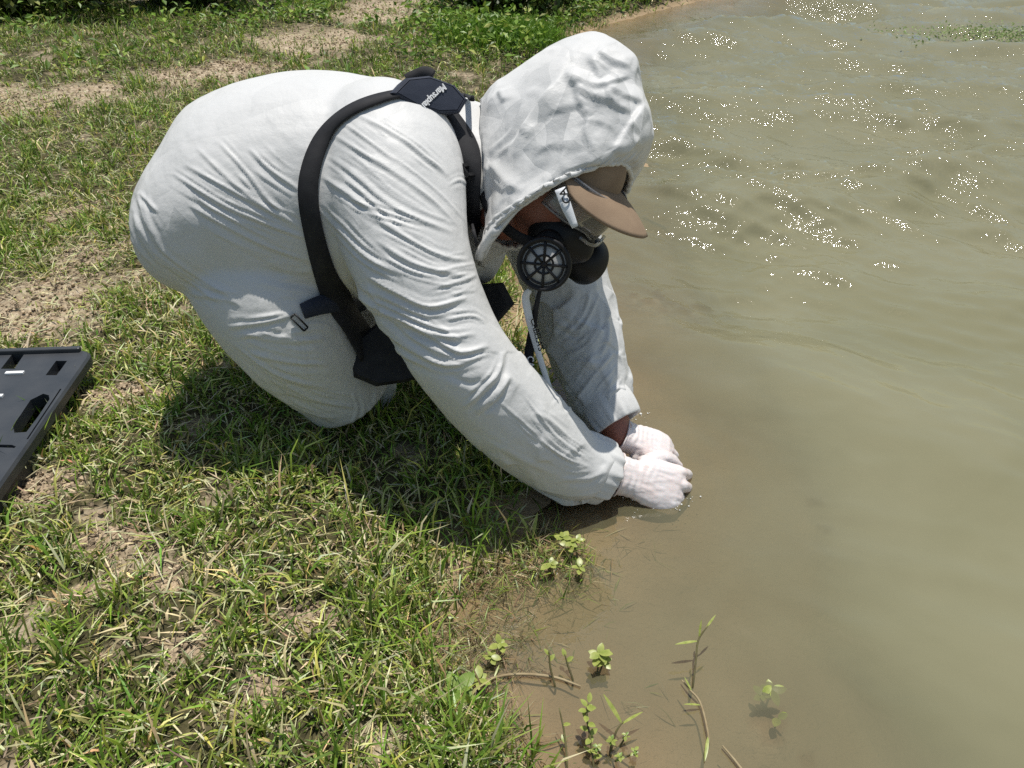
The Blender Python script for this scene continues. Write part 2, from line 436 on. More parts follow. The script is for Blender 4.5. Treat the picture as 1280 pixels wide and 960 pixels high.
m = bpy.data.materials.new('turbid_water'); m.use_nodes = True; t = m.node_tree; t.nodes.remove(t.nodes['Principled BSDF'])
tc = t.nodes.new('ShaderNodeTexCoord'); at = t.nodes.new('ShaderNodeAttribute'); at.attribute_name = 'tint'; sep = t.nodes.new('ShaderNodeSeparateColor'); t.links.new(at.outputs['Color'], sep.inputs[0])
def math_n(t, op, a, b_=None):
    x = t.nodes.new('ShaderNodeMath'); x.operation = op
    for k, s in enumerate((a, b_)):
        if s is None: continue
        if hasattr(s, 'links'): t.links.new(s, x.inputs[k])
        else: x.inputs[k].default_value = s
    return x.outputs[0]
silt = noise(t, tc, 2.2, 4, .6)
dens = math_n(t, 'MULTIPLY', math_n(t, 'ADD', silt.outputs[0], .35), -21.0)
opac = math_n(t, 'SUBTRACT', 1.0, math_n(t, 'EXPONENT', math_n(t, 'MULTIPLY', math_n(t, 'ADD', sep.outputs[0], .004), dens)))
tcol = ramp(t, silt.outputs[0], [(.3, (.178, .168, .092)), (.7, (.205, .192, .112))])
dif = t.nodes.new('ShaderNodeBsdfDiffuse'); t.links.new(tcol.outputs[0], dif.inputs[0])
trn = t.nodes.new('ShaderNodeBsdfTransparent'); trn.inputs[0].default_value = (.92, .9, .84, 1)
mx = t.nodes.new('ShaderNodeMixShader'); t.links.new(opac, mx.inputs[0]); t.links.new(trn.outputs[0], mx.inputs[1]); t.links.new(dif.outputs[0], mx.inputs[2])
nb = noise(t, tc, 11, 4, .6); nb2 = noise(t, tc, 62, 2, .3)
geo = t.nodes.new('ShaderNodeNewGeometry'); sx = t.nodes.new('ShaderNodeSeparateXYZ'); t.links.new(geo.outputs['Position'], sx.inputs[0])
chop = math_n(t, 'MINIMUM', math_n(t, 'MAXIMUM', math_n(t, 'MULTIPLY', math_n(t, 'SUBTRACT', sx.outputs[1], .95), .55), .10), 1.0)
b1 = t.nodes.new('ShaderNodeBump'); b1.inputs['Distance'].default_value = .011; t.links.new(nb.outputs[0], b1.inputs['Height']); t.links.new(math_n(t, 'MULTIPLY', chop, .85), b1.inputs['Strength'])
b2 = t.nodes.new('ShaderNodeBump'); b2.inputs['Distance'].default_value = .0052; t.links.new(nb2.outputs[0], b2.inputs['Height']); t.links.new(math_n(t, 'MULTIPLY', chop, .9), b2.inputs['Strength']); t.links.new(b1.outputs[0], b2.inputs['Normal'])
gl = t.nodes.new('ShaderNodeBsdfGlossy'); gl.inputs['Roughness'].default_value = .035; t.links.new(b2.outputs[0], gl.inputs['Normal'])
fr = t.nodes.new('ShaderNodeFresnel'); fr.inputs[0].default_value = 1.55; t.links.new(b2.outputs[0], fr.inputs['Normal'])
mx2 = t.nodes.new('ShaderNodeMixShader'); t.links.new(fr.outputs[0], mx2.inputs[0]); t.links.new(mx.outputs[0], mx2.inputs[1]); t.links.new(gl.outputs[0], mx2.inputs[2])
t.links.new(mx2.outputs[0], t.nodes['Material Output'].inputs[0])
river.data.materials.append(m)

# ------------------------------------------------------------------ person: coverall (one continuous figure)
def ell_ring(c, A, Bv, n=40, pw=1.0):
    th = np.linspace(0, 2 * math.pi, n, endpoint=False)
    cs, sn = np.cos(th), np.sin(th)
    if pw != 1.0: cs, sn = np.sign(cs) * np.abs(cs) ** pw, np.sign(sn) * np.abs(sn) ** pw
    return c + np.outer(cs, A) + np.outer(sn, Bv)
def body_loft(secs, n=40, m=36):       # secs: centre, half thickness, half width, width direction
    c = catmull([s[0] for s in secs], m); a = catmull([[s[1]] for s in secs], m)[:, 0]; b = catmull([[s[2]] for s in secs], m)[:, 0]
    wd = catmull([s[3] for s in secs], m); tg = np.gradient(c, axis=0)
    rings = []
    for k in range(m):
        tk = nrm(tg[k]); wv = nrm(wd[k] - tk * (wd[k] @ tk)); up = nrm(np.cross(tk, wv))
        if up[2] < 0 and abs(up[2]) > .2: up = -up
        rings.append(ell_ring(c[k], up * max(a[k], .005), wv * max(b[k], .005), n, .92))
    return rings_mesh(rings)
def limb(secs, n=28, m=30):            # secs: centre, radius
    return tube([s[0] for s in secs], [s[1] for s in secs], n=n, count=m)

wp, wsh = nrm([.22, .97, 0]), nrm([.46, .89, .0])
torso = body_loft([(P(188, 264, 1.40), .04, .075, wp), (P(204, 264, 1.40), .085, .135, wp), (P(243, 264, 1.40), .148, .188, wp), (P(300, 253, 1.41), .190, .22, wp),
                   (P(380, 240, 1.415), .206, .228, wp), (P(455, 226, 1.41), .19, .235, nrm(wp + wsh)), (P(520, 212, 1.405), .150, .235, wsh),
                   (P(575, 208, 1.40), .115, .165, wsh), (P(615, 212, 1.37), .088, .11, wsh), (P(648, 240, 1.345), .07, .09, wsh)])
def leg(hip, mid, knee, shin, foot, rr):
    return [limb(([(P(250, 283, 1.39), .112)] if rr[0] < .14 else []) + [(hip, rr[0]), (mid, rr[1]), (knee, rr[2])]),
            limb([(knee + np.array([.01, 0, 0]), rr[2] * .96), ((knee + shin) / 2, rr[2] * .93), (shin, .07)]),
            limb([(shin, .065), ((shin + foot) / 2, .05), (foot, .035)])]
kn = P(438, 494, 1.535); kn[2] = gz(kn[0], kn[1]) + .062
near_leg = leg(P(302, 308, 1.40), P(354, 394, 1.385), kn, kn + np.array([-.13, .36, -.015]), kn + np.array([-.19, .52, -.05]), (.132, .120, .092))
off = np.array([.10, .25, 0])
fk = kn + off; fk[2] = gz(fk[0], fk[1]) + .085
far_leg = leg(P(300, 270, 1.48), (P(300, 270, 1.48) + fk) / 2 + np.array([0, 0, .02]), fk, fk + np.array([-.17, .34, -.015]), fk + np.array([-.24, .49, -.05]), (.15, .12, .086))
near_arm = limb([(P(470, 170, 1.34), .105), (P(487, 205, 1.275), .122), (P(510, 311, 1.235), .102), (P(546, 393, 1.235), .086), (P(586, 458, 1.25), .080), (P(646, 524, 1.315), .084), (P(706, 574, 1.385), .072), (P(734, 584, 1.408), .066), (P(743, 588, 1.416), .056)], m=44)
far_arm = limb([(P(640, 200, 1.52), .10), (P(680, 270, 1.555), .105), (P(708, 355, 1.545), .088), (P(733, 435, 1.53), .080), (P(750, 490, 1.505), .066), (P(763, 514, 1.487), .050)], m=40)
chest = limb([(P(540, 280, 1.42), .11), (P(590, 305, 1.45), .085), (P(622, 318, 1.47), .06)])
body = union([torso, chest, near_arm, far_arm] + near_leg + far_leg, .0030, 50)

# folds traced on the cloth: (polyline, half width px, height m)
FOLDS = [
    ([(213, 215), (275, 253), (331, 278), (388, 299)], 4.2, .0052), ([(230, 205), (292, 239), (337, 264), (382, 287)], 4.2, .0052), ([(245, 184), (281, 219), (323, 253), (362, 278)], 4.0, .005),
    ([(271, 175), (309, 216), (337, 250), (366, 278)], 3.6, .0045), ([(310, 184), (337, 211), (375, 238)], 4.2, .005), ([(233, 254), (286, 284), (337, 309), (395, 329)], 4.5, .0055),
    ([(243, 244), (267, 261), (300, 279)], 3.6, .004), ([(171, 239), (183, 278), (208, 320)], 5, .006), ([(174, 240), (198, 266)], 4, .005), ([(166, 268), (178, 300), (205, 336)], 5, .005),
    ([(192, 300), (212, 320), (253, 349), (300, 377)], 5.5, .006), ([(236, 367), (280, 374), (303, 383)], 5, .005), ([(284, 409), (332, 402), (369, 393)], 5.5, .006),
    ([(291, 429), (346, 467), (412, 486)], 5, .008), ([(332, 484), (374, 508), (420, 527)], 5, .008), ([(310, 440), (360, 452), (410, 455)], 5, .006), ([(300, 455), (350, 500), (395, 524)], 4.5, .007), ([(340, 470), (390, 498), (450, 510)], 4, .006), ([(300, 415), (350, 425), (405, 424)], 5, .006), ([(440, 490), (446, 510), (440, 530)], 4, .005), ([(470, 486), (468, 505)], 4, .004),
    ([(193, 322), (243, 356), (275, 380)], 4, .004), ([(330, 330), (365, 338), (396, 340)], 7, .004), ([(320, 352), (360, 362), (398, 366)], 7, .003),
    ([(415, 167), (460, 195), (500, 220), (540, 250), (572, 282)], 4.6, .0052), ([(445, 142), (480, 160), (520, 185), (562, 222)], 4.6, .0045), ([(410, 195), (445, 220), (480, 250), (515, 270), (567, 291)], 4.6, .0052),
    ([(402, 220), (440, 245), (480, 275), (508, 292)], 4.6, .005), ([(397, 260), (424, 287), (460, 322), (505, 345)], 5, .006), ([(430, 245), (480, 264), (532, 281)], 3.6, .0042),
    ([(428, 152), (466, 180), (496, 202)], 3.6, .0036), ([(500, 170), (530, 196), (555, 214)], 3.6, .003), ([(455, 265), (500, 292), (548, 318), (588, 326)], 4.6, .0055), ([(470, 300), (520, 330), (585, 345)], 4.6, .005),
    ([(424, 336), (458, 375), (497, 397), (554, 420), (596, 417)], 6, .011), ([(438, 352), (475, 406), (520, 440), (559, 456), (597, 450)], 6.5, .011), ([(458, 344), (497, 366), (537, 383), (584, 372)], 5.5, .009),
    ([(509, 403), (545, 424), (576, 440), (612, 432)], 5.2, .009), ([(579, 510), (604, 487), (624, 465), (628, 440)], 5, .009), ([(593, 515), (621, 493), (637, 470)], 5, .009),
    ([(621, 499), (658, 532), (700, 569), (738, 584)], 2.6, .0034), ([(640, 522), (670, 548), (727, 586)], 2.6, .003), ([(654, 492), (693, 543), (738, 577)], 2.6, .003), ([(540, 360), (575, 352), (596, 344)], 4, .0045),
    ([(545, 340), (575, 333), (594, 330)], 3.6, .004), ([(556, 400), (590, 395), (608, 404)], 4, .0045), ([(600, 545), (650, 575), (700, 596)], 9, .004), ([(575, 530), (620, 560), (660, 600)], 9, -.003),
    ([(500, 440), (540, 500), (580, 545)], 8, .004), ([(700, 600), (735, 598), (758, 588)], 5, .003), ([(668, 515), (690, 528), (715, 548)], 5, .003), ([(560, 470), (590, 480), (612, 470)], 6, -.004),
    ([(740, 360), (728, 395), (700, 425)], 5, .006), ([(752, 395), (735, 430), (704, 446)], 5, .006), ([(768, 440), (742, 470), (706, 520)], 4.5, .006), ([(758, 372), (762, 410), (750, 450)], 5, .005),
    ([(780, 470), (760, 500), (738, 522)], 4, .005), ([(770, 455), (785, 500)], 4, .004), ([(720, 450), (750, 455), (765, 440)], 5, .005), ([(700, 470), (720, 500), (735, 525)], 5, -.004),
    ([(690, 400), (720, 412), (745, 398)], 6, .005), ([(592, 240), (575, 225), (560, 232)], 4, .003), ([(350, 420), (400, 410), (420, 420)], 6, .003), ([(360, 400), (375, 440), (380, 480)], 6, .003)]
def seg_dist(px, py, pl):
    pl = np.asarray(pl, float)
    L = np.linalg.norm(np.diff(pl, axis=0), axis=1); cum = np.concatenate([[0], np.cumsum(L)])
    bd = np.full(len(px), 1e9); bt = np.zeros(len(px)); bs = np.zeros(len(px))
    for k in range(len(pl) - 1):
        a, dv = pl[k], (pl[k + 1] - pl[k])
        u = np.clip(((px - a[0]) * dv[0] + (py - a[1]) * dv[1]) / (dv @ dv), 0, 1)
        ex, ey = px - a[0] - u * dv[0], py - a[1] - u * dv[1]
        dd = np.hypot(ex, ey); better = dd < bd
        sgn = np.sign(dv[0] * ey - dv[1] * ex)
        bd = np.where(better, dd, bd); bt = np.where(better, (cum[k] + u * L[k]) / cum[-1], bt); bs = np.where(better, sgn, bs)
    return bd, bt, bs
def vary_folds(folds):                 # finer creases run beside the main ones
    r = random.Random(8); out = []
    for pl, wd, am in folds:
        out.append((pl, wd * .62, am * .62))
        if len(pl) < 3 or am < 0: continue
        pl = np.asarray(pl, float); tg = np.gradient(pl, axis=0); nn = np.c_[-tg[:, 1], tg[:, 0]] / np.linalg.norm(tg, axis=1)[:, None]
        for k in range(5):
            o = r.choice((-1, 1)) * r.uniform(4, 18); c = catmull(pl + nn * o * np.linspace(r.uniform(.5, 1.3), r.uniform(.3, 1.2), len(pl))[:, None], 12)
            a = r.randint(0, 4); b = r.randint(8, 12)
            out.append((c[a:b], wd * r.uniform(.35, .5), am * r.uniform(.12, .32)))
    return out
def apply_folds(me, folds, extra=None, valley=1.0):
    v = get_co(me); n = get_no(me); tree = bvh_of(me)
    px, py, dp = proj(v)
    vis = np.zeros(len(v), bool)
    cand = np.where(((v - cC) * n).sum(1) < 0)[0]
    for i in cand:
        dr = v[i] - cC; L = np.linalg.norm(dr)
        h = tree.ray_cast(Vector(cC), Vector(dr / L), L + 1)
        vis[i] = h[0] is not None and h[3] > L - .012
    folds = vary_folds(folds) if valley else folds
    disp = np.zeros(len(v))
    xs_, ys_ = px[vis], py[vis]
    dd = np.zeros(vis.sum())
    for pl, wd, am in folds:
        pl = catmull(np.asarray(pl, float), max(8, 4 * len(pl))) if len(pl) > 2 else np.asarray(pl, float)
        bb = np.where((xs_ > pl[:, 0].min() - 22) & (xs_ < pl[:, 0].max() + 22) & (ys_ > pl[:, 1].min() - 22) & (ys_ < pl[:, 1].max() + 22))[0]
        if not len(bb): continue
        bd, bt, bs = seg_dist(xs_[bb], ys_[bb], pl)
        x = bd * bs / wd
        tp = np.clip(np.minimum(bt, 1 - bt) / .22, 0, 1) ** .7
        if not valley:                     # stiff paper-like crease: flat flank on one side, short step on the other
            xp = bd * bs
            dd[bb] += am * tp * np.where(xp < 0, np.clip(1 + xp / 17, 0, 1), np.clip(1 - xp / 4.5, 0, 1))
            continue
        dd[bb] += am * tp * (np.exp(-np.abs(x) ** 1.25) - valley * .5 * np.exp(-((x - 1.7) / 1.1) ** 2) - valley * .15 * np.exp(-((x + 1.8) / 1.2) ** 2))
    disp[vis] = dd
    if extra is not None: disp += extra(v)
    set_co(me, v + n * disp[:, None])
def facets(v, n, count, tau, seed):
    r = np.random.default_rng(seed); k = r.choice(len(v), count, replace=False)
    sp_, sn_ = v[k], n[k] + r.normal(size=(count, 3)) * .10; sn_ /= np.linalg.norm(sn_, axis=1)[:, None]
    out = np.zeros(len(v))
    for a in range(0, len(v), 8000):
        q = v[a:a + 8000]; df = sp_[None] - q[:, None]
        d2 = (df ** 2).sum(2) + 4 * np.maximum(0, .3 - n[a:a + 8000] @ sn_.T) ; e = -(d2 - d2.min(1, keepdims=True)) / tau ** 2
        w_ = np.exp(e); w_ /= w_.sum(1, keepdims=True)
        out[a:a + 8000] = (w_ * np.clip((df * sn_[None]).sum(2), -.010, .012)).sum(1)
    return out
def cloth_noise(v):
    q = v @ np.array([[.8, .3, .5], [-.3, .95, 0], [-.5, 0, .85]])
    a = fbm(q * np.array([7, 9, 20]), 3, 12)
    r = 1 - np.abs(fbm(q * np.array([5, 6, 13]), 2, 33))
    px, py, dp = proj(v); far = (px > 640) & (py > 300) & (dp > 1.38)
    ex = np.zeros(len(v)); nb_ = get_no(body)
    ex[far] = .7 * facets(v[far], nb_[far], 85, .012, 4) + .4 * facets(v[far], nb_[far], 220, .008, 6) - .004
    fo = (px > 600) & (py > 440) & ~far
    ex[fo] = .35 * facets(v[fo], nb_[fo], 60, .014, 14) - .0015
    return ex + .0009 * a + .0003 * np.clip(r - .8, 0, 1) * 5
apply_folds(body, FOLDS, cloth_noise)
body.materials.append(M['tyvek'])

ROOT = kn.copy(); ROOT[2] -= .08
person = empty('person', tuple(ROOT))
tag(person, 'person in white hooded coverall and respirator kneeling to dip both hands in water', 'person')
def child(o, par=None):
    p = par or person
    o.parent = p
    if p is person: o.matrix_parent_inverse = Matrix.Translation(person.location).inverted()
    return o
coverall = child(link(bpy.data.objects.new('coverall', body)))
coverall['label'] = 'white creased hooded coverall'
BV = bvh_of(body)

# ------------------------------------------------------------------ head
HC = P(694, 220, 1.27)
def cam_dir(r, u, f): return r * cR + u * cU + f * cF
hf = nrm(cam_dir(.662, -.716, -.221)); hl = cam_dir(.483, .182, .856); hl = nrm(hl - hf * (hl @ hf)); hc = np.cross(hf, hl)
if hc @ cam_dir(.7, .6, -.4) < 0: hc = -hc
HM = np.stack([hf, hl, hc], 1)
def H(x, y, z): return HC + HM @ np.array([x, y, z], float)
def Hs(a): return HC + np.asarray(a, float) @ HM.T
def ico(sub):
    bm = bmesh.new(); bmesh.ops.create_icosphere(bm, subdivisions=sub, radius=1)
    v = np.array([x.co[:] for x in bm.verts]); f = [tuple(q.index for q in p.verts) for p in bm.faces]; bm.free()
    return v, f
v, f = ico(5)
x, y, z = v[:, 0].copy(), v[:, 1].copy(), v[:, 2].copy()
jaw = np.clip(-z, 0, 1)
hx = x * .098 * (1 - .10 * jaw) + .012 * jaw * (x > 0) * x; hy = y * .077 * (1 - .28 * jaw ** 1.5); hz = z * .118
face = np.clip(x, 0, 1) ** 2
hx += .026 * np.exp(-((hy / .014) ** 2) - ((hz + .018) / .024) ** 2) * (x > 0)             # nose
hx += .010 * np.exp(-((hy / .02) ** 2) - ((hz + .098) / .014) ** 2) * (x > 0)              # chin
hx -= .010 * np.exp(-((np.abs(hy) - .032) / .014) ** 2 - ((hz - .012) / .012) ** 2) * (x > 0)  # eye sockets
hx += .006 * np.exp(-((np.abs(hy) - .03) / .02) ** 2 - ((hz - .032) / .008) ** 2) * (x > 0)   # brows
hx += .005 * np.exp(-((hy / .024) ** 2) - ((hz + .058) / .008) ** 2) * (x > 0)             # lips
hy += np.sign(y) * .016 * np.exp(-((hx + .005) / .014) ** 2 - ((hz - .0) / .028) ** 2)       # ears
head = child(mobj('head', Hs(np.c_[hx, hy, hz]), f, M['skin']))
nv, nf = tube([H(-.02, 0, -.06), H(-.04, .01, -.11), P(640, 235, 1.37)], [.052, .05, .045], 20)
neck = child(mobj('neck', nv, nf, M['skin']))
for s in (-1, 1):                      # eyes
    ev, ef = ico(2); eye = child(mobj('eye', H(.074, .032 * s, .012) + ev * .0125, ef, mat('eye_white_%d' % (s + 1), (.7, .68, .65), .2)), head)

# cap: crown and bill
th = np.linspace(0, 2 * math.pi, 40, endpoint=False)
rings = []
for k, tt in enumerate(np.linspace(0, 1, 12)):
    zz = .030 + .094 * math.sin(tt * math.pi / 2); rr = math.cos(tt * math.pi / 2 * .96)
    rings.append(Hs(np.c_[(.106 * rr) * np.cos(th), (.084 * rr) * np.sin(th), np.full(40, zz)]))
cv, cf = rings_mesh(rings, True, False); cf.append(tuple(range(11 * 40, 12 * 40)))
cap = child(mobj('cap', cv, cf, M['cap'])); cap['label'] = 'brown cotton cap worn under the hood'
sm = cap.modifiers.new('s', 'SOLIDIFY'); sm.thickness = .002
top, nph, ntt = [], 33, 14
for tt in np.linspace(0, 1, ntt):
    for ph in np.linspace(-82, 82, nph):
        p_ = math.radians(ph)
        bx = .100 * math.cos(p_) + tt * .085 * math.cos(p_ * .62) ** .7; by = .083 * math.sin(p_) * (1 + .16 * tt)
        bz = .045 - 3.4 * by * by * (.45 + .55 * tt) - .22 * (bx - .10) * tt
        top.append((bx, by, bz))
top = np.array(top); fq = [(k * nph + j, k * nph + j + 1, (k + 1) * nph + j + 1, (k + 1) * nph + j) for k in range(ntt - 1) for j in range(nph - 1)]
bill = mobj('bill', Hs(top), fq, M['cap']); bill.data.materials.append(M['under'])
bill.parent = cap
sm = bill.modifiers.new('s', 'SOLIDIFY'); sm.thickness = .0035; sm.offset = -1; sm.material_offset = 0

# respirator
resp_v, resp_f = ico(4)
q = resp_v.copy()
rx = .066 + .052 * np.sign(q[:, 0]) * np.abs(q[:, 0]) ** .8; ry = .052 * q[:, 1] * (1 - .25 * q[:, 2]); rz = -.056 + .058 * q[:, 2]
rx += .02 * np.exp(-(ry / .022) ** 2 - ((rz + .06) / .03) ** 2) * (q[:, 0] > 0)
resp = child(mobj('respirator', Hs(np.c_[rx, ry, rz]), resp_f, M['rubber']))
resp['label'] = 'black half-mask respirator with round filter cartridges'
def disc_stack(c, ax, prof, n=40):
    ax = nrm(ax); a = nrm(np.cross(ax, cU + .3 * cR)); b_ = np.cross(ax, a)
    th = np.linspace(0, 2 * math.pi, n, endpoint=False)
    return rings_mesh([c + ax * h + r * (np.outer(np.cos(th), a) + np.outer(np.sin(th), b_)) for h, r in prof]), a, b_
for s in (-1, 1):
    cc = np.array([.108, .080 * s, -.092]); ax = nrm(HM @ np.array([.34, .90 * s, .10 if s < 0 else -.1])); C0 = H(*cc)
    (cv, cf), a_, b_ = disc_stack(C0, ax, [(-.034, .022), (-.024, .034), (-.014, .0415), (.008, .0445), (.012, .0435), (.0125, .0385), (.006, .0378)])
    cart = mobj('filter_cartridge', cv, cf, M['rubber'], resp)
    (cv, cf), _, _ = disc_stack(C0, ax, [(.0, .037), (.0078, .0372)])
    mobj('filter_pad', cv, cf, M['filter'], cart)
    gp = []
    for R_, r_ in ((.0375, .0020), (.0315, .0019), (.0150, .0018)):
        if r_ == 0: continue
        tv = []
        ring = [C0 + ax * .0092 + R_ * (math.cos(u) * a_ + math.sin(u) * b_) for u in np.linspace(0, 2 * math.pi, 41)]
        gp.append(tube(ring, [r_] * len(ring), 6, count=80))
    for k in range(8):
        u = k * math.pi / 4 + .2
        e = math.cos(u) * a_ + math.sin(u) * b_
        gp.append(tube([C0 + ax * .0092 + e * .003, C0 + ax * .0092 + e * .0385], [.0022, .0026], 6, count=3))
    gp.append(disc_stack(C0, ax, [(.007, .005), (.011, .004)], 12)[0])
    gv, gf = merge(gp); mobj('grille', gv, gf, M['rubber'], cart)
    (cv, cf), _, _ = disc_stack(H(.082, .045 * s, -.075), ax, [(-.012, .026), (.02, .024)])
    mobj('cartridge_mount', cv, cf, M['rubber'], resp)
def ribbon(pts, nrms, width, thick=.003, m=None):
    m = m or len(pts) * 4
    c = catmull(pts, m); nn = catmull(nrms, m); wdt = catmull(np.asarray(width, float).reshape(-1, 1) if np.ndim(width) else [[width]] * len(pts), m)[:, 0]
    tg = np.gradient(c, axis=0); rings = []
    for k in range(m):
        tk = nrm(tg[k]); n_ = nrm(nn[k] - tk * (nn[k] @ tk)); s_ = np.cross(tk, n_); hw = wdt[k] / 2
        rings.append(np.array([c[k] - s_ * hw, c[k] - s_ * hw * .93 + n_ * thick, c[k] + n_ * thick * 1.25, c[k] + s_ * hw * .93 + n_ * thick, c[k] + s_ * hw, c[k] + s_ * hw * .9 - n_ * thick * .6, c[k] - s_ * hw * .9 - n_ * thick * .6]))
    return rings_mesh(rings)
def hside(x, s, z): return HM @ nrm([x, s, z])
for s in (-1, 1):                      # head straps of the mask, over the cheek
    pts = [H(.085, .046 * s, -.03), H(.055, .070 * s, -.004), H(.015, .079 * s, .022), H(-.02, .078 * s, .04)]
    rv, rf = ribbon(pts, [hside(.6, s, 0), hside(.3, s, 0), hside(0, s, 0), hside(-.3, s, .2)], .017, .0018)
    mobj('head_strap', rv, rf, M['black_web'], resp)
    pts = [H(.075, .042 * s, -.085), H(.03, .064 * s, -.10), H(-.03, .066 * s, -.10), H(-.07, .05 * s, -.09)]
    rv, rf = ribbon(pts, [hside(.5, s, -.4), hside(.1, s, -.3), hside(-.2, s, -.2), hside(-.6, s, 0)], .02, .002)
    mobj('neck_strap', rv, rf, M['black_web'], resp)

# goggles
gv = []; nu, nvv = 30, 8
for zz in np.linspace(-.022, .042, nvv):
    for ph in np.linspace(-88, 88, nu):
        p_ = math.radians(ph); e = (zz - .01) / .032
        gv.append((.036 + (.090 - .006 * e * e) * math.cos(p_) ** .8, .083 * math.sin(p_), zz - .012 * math.exp(-(ph / 18) ** 2) * (e < -.2)))
gf = [(k * nu + j, k * nu + j + 1, (k + 1) * nu + j + 1, (k + 1) * nu + j) for k in range(nvv - 1) for j in range(nu - 1)]
gog = child(mobj('goggles', Hs(gv), gf, M['clear'])); gog['label'] = 'clear plastic safety goggles'
sm = gog.modifiers.new('s', 'SOLIDIFY'); sm.thickness = .0018
gv = np.array(gv).reshape(nvv, nu, 3)
for row, nm in ((0, 'lower_rim'), (-1, 'upper_rim')):
    rv, rf = tube(Hs(gv[row]), [.0022] * nu, 6, count=60); r_ = mobj(nm, rv, rf, M['clear'], gog)
nose_v, nose_f = tube([H(.118, -.05, -.03), H(.128, -.02, -.036), H(.13, .01, -.036), H(.118, .05, -.03)], [.003] * 4, 8); mobj('frame_edge', nose_v, nose_f, M['clear'], gog)

def text_mesh(name, body_, size, origin, xdir, ydir, m_, parent, ext=.0004, spacing=1.0, bold=.0):
    cu = bpy.data.curves.new(name, 'FONT'); cu.body = body_; cu.size = size; cu.extrude = ext; cu.align_x = 'LEFT'; cu.align_y = 'CENTER'; cu.space_character = spacing; cu.offset = bold
    o = link(bpy.data.objects.new(name, cu)); bpy.context.view_layer.update()
    me = evaluated(o); bpy.data.objects.remove(o)
    xd = nrm(xdir); yd = np.asarray(ydir, float); yd = nrm(yd - xd * (yd @ xd)); zd = np.cross(xd, yd)
    v = get_co(me); set_co(me, np.asarray(origin) + v[:, :1] * xd + v[:, 1:2] * yd + v[:, 2:3] * zd)
    me.materials.clear(); me.materials.append(m_)
    return link(bpy.data.objects.new(name, me), parent)

# goggle strap with printed letters, seen under the edge of the hood
camn = lambda q: nrm(cC - q)
sa, sb, sc_ = P(700, 236, 1.155), P(708, 258, 1.152), P(719, 284, 1.158)
rv, rf = ribbon([sa, sb, sc_], [camn(sa), camn(sb), camn(sc_)], [.017, .016, .010], .0015)
gs = mobj('goggle_strap', rv, rf, M['white_web'], gog)
text_mesh('lettering', 'CA', .017, P(710.5, 254, 1.147), P(703, 238, 1.147) - P(710, 254, 1.147), P(690, 254, 1.147) - P(710, 252, 1.147), M['ink_black'], gs, bold=.0004)

# ------------------------------------------------------------------ hood
OUT = [(600, 130), (618, 113), (652, 92), (692, 66), (722, 54), (750, 54), (780, 70), (797, 88), (804, 118), (814, 150), (816, 186), (802, 210), (789, 222)]
INN = [(608, 318), (604, 323), (600, 327), (597, 329), (598, 330), (599, 331), (600, 331), (601, 331), (602, 328), (605, 322), (609, 315), (614, 308), (618, 303)]
DEP = [1.375, 1.36, 1.34, 1.32, 1.305, 1.295, 1.285, 1.28, 1.275, 1.27, 1.268, 1.268, 1.268]
HALF = [.105, .115, .124, .128, .130, .131, .132, .132, .131, .129, .126, .123, .120]
m_ = 150; nseg = 240
o_ = catmull(OUT, m_); i_ = catmull(INN, m_); dd_ = catmull(np.array(DEP)[:, None], m_)[:, 0]; hb = catmull(np.array(HALF)[:, None], m_)[:, 0]
rings = []
for k in range(m_):
    s = k / (m_ - 1)
    O, I = P(*o_[k], dd_[k]), P(*i_[k], dd_[k] + .03)
    c = (O + I) / 2; A = (O - I) / 2
    rim = max(0, (s - .55) / .45) ** 1.5
    Bv = hb[k] * (cF + (.02 + .16 * rim) * cR - (.02 + .07 * rim) * cU)
    th = np.linspace(0, 2 * math.pi, nseg, endpoint=False)
    cs, sn = np.cos(th), np.sin(th); sq = np.sign(sn) * np.abs(sn) ** .66
    rings.append(c + np.outer(cs, A) + np.outer(sq, Bv))
hv, hfc = rings_mesh(rings, True, False)
hood_me = mesh_from('hood', hv, hfc)
hood_me.polygons.foreach_set('use_smooth', [True] * len(hood_me.polygons))
bm = bmesh.new(); bm.from_mesh(hood_me); bmesh.ops.recalc_face_normals(bm, faces=bm.faces); bm.to_mesh(hood_me); bm.free()
_n = get_no(hood_me); _v = get_co(hood_me)
if ((_v - _v.mean(0)) * _n).sum() < 0: hood_me.flip_normals()
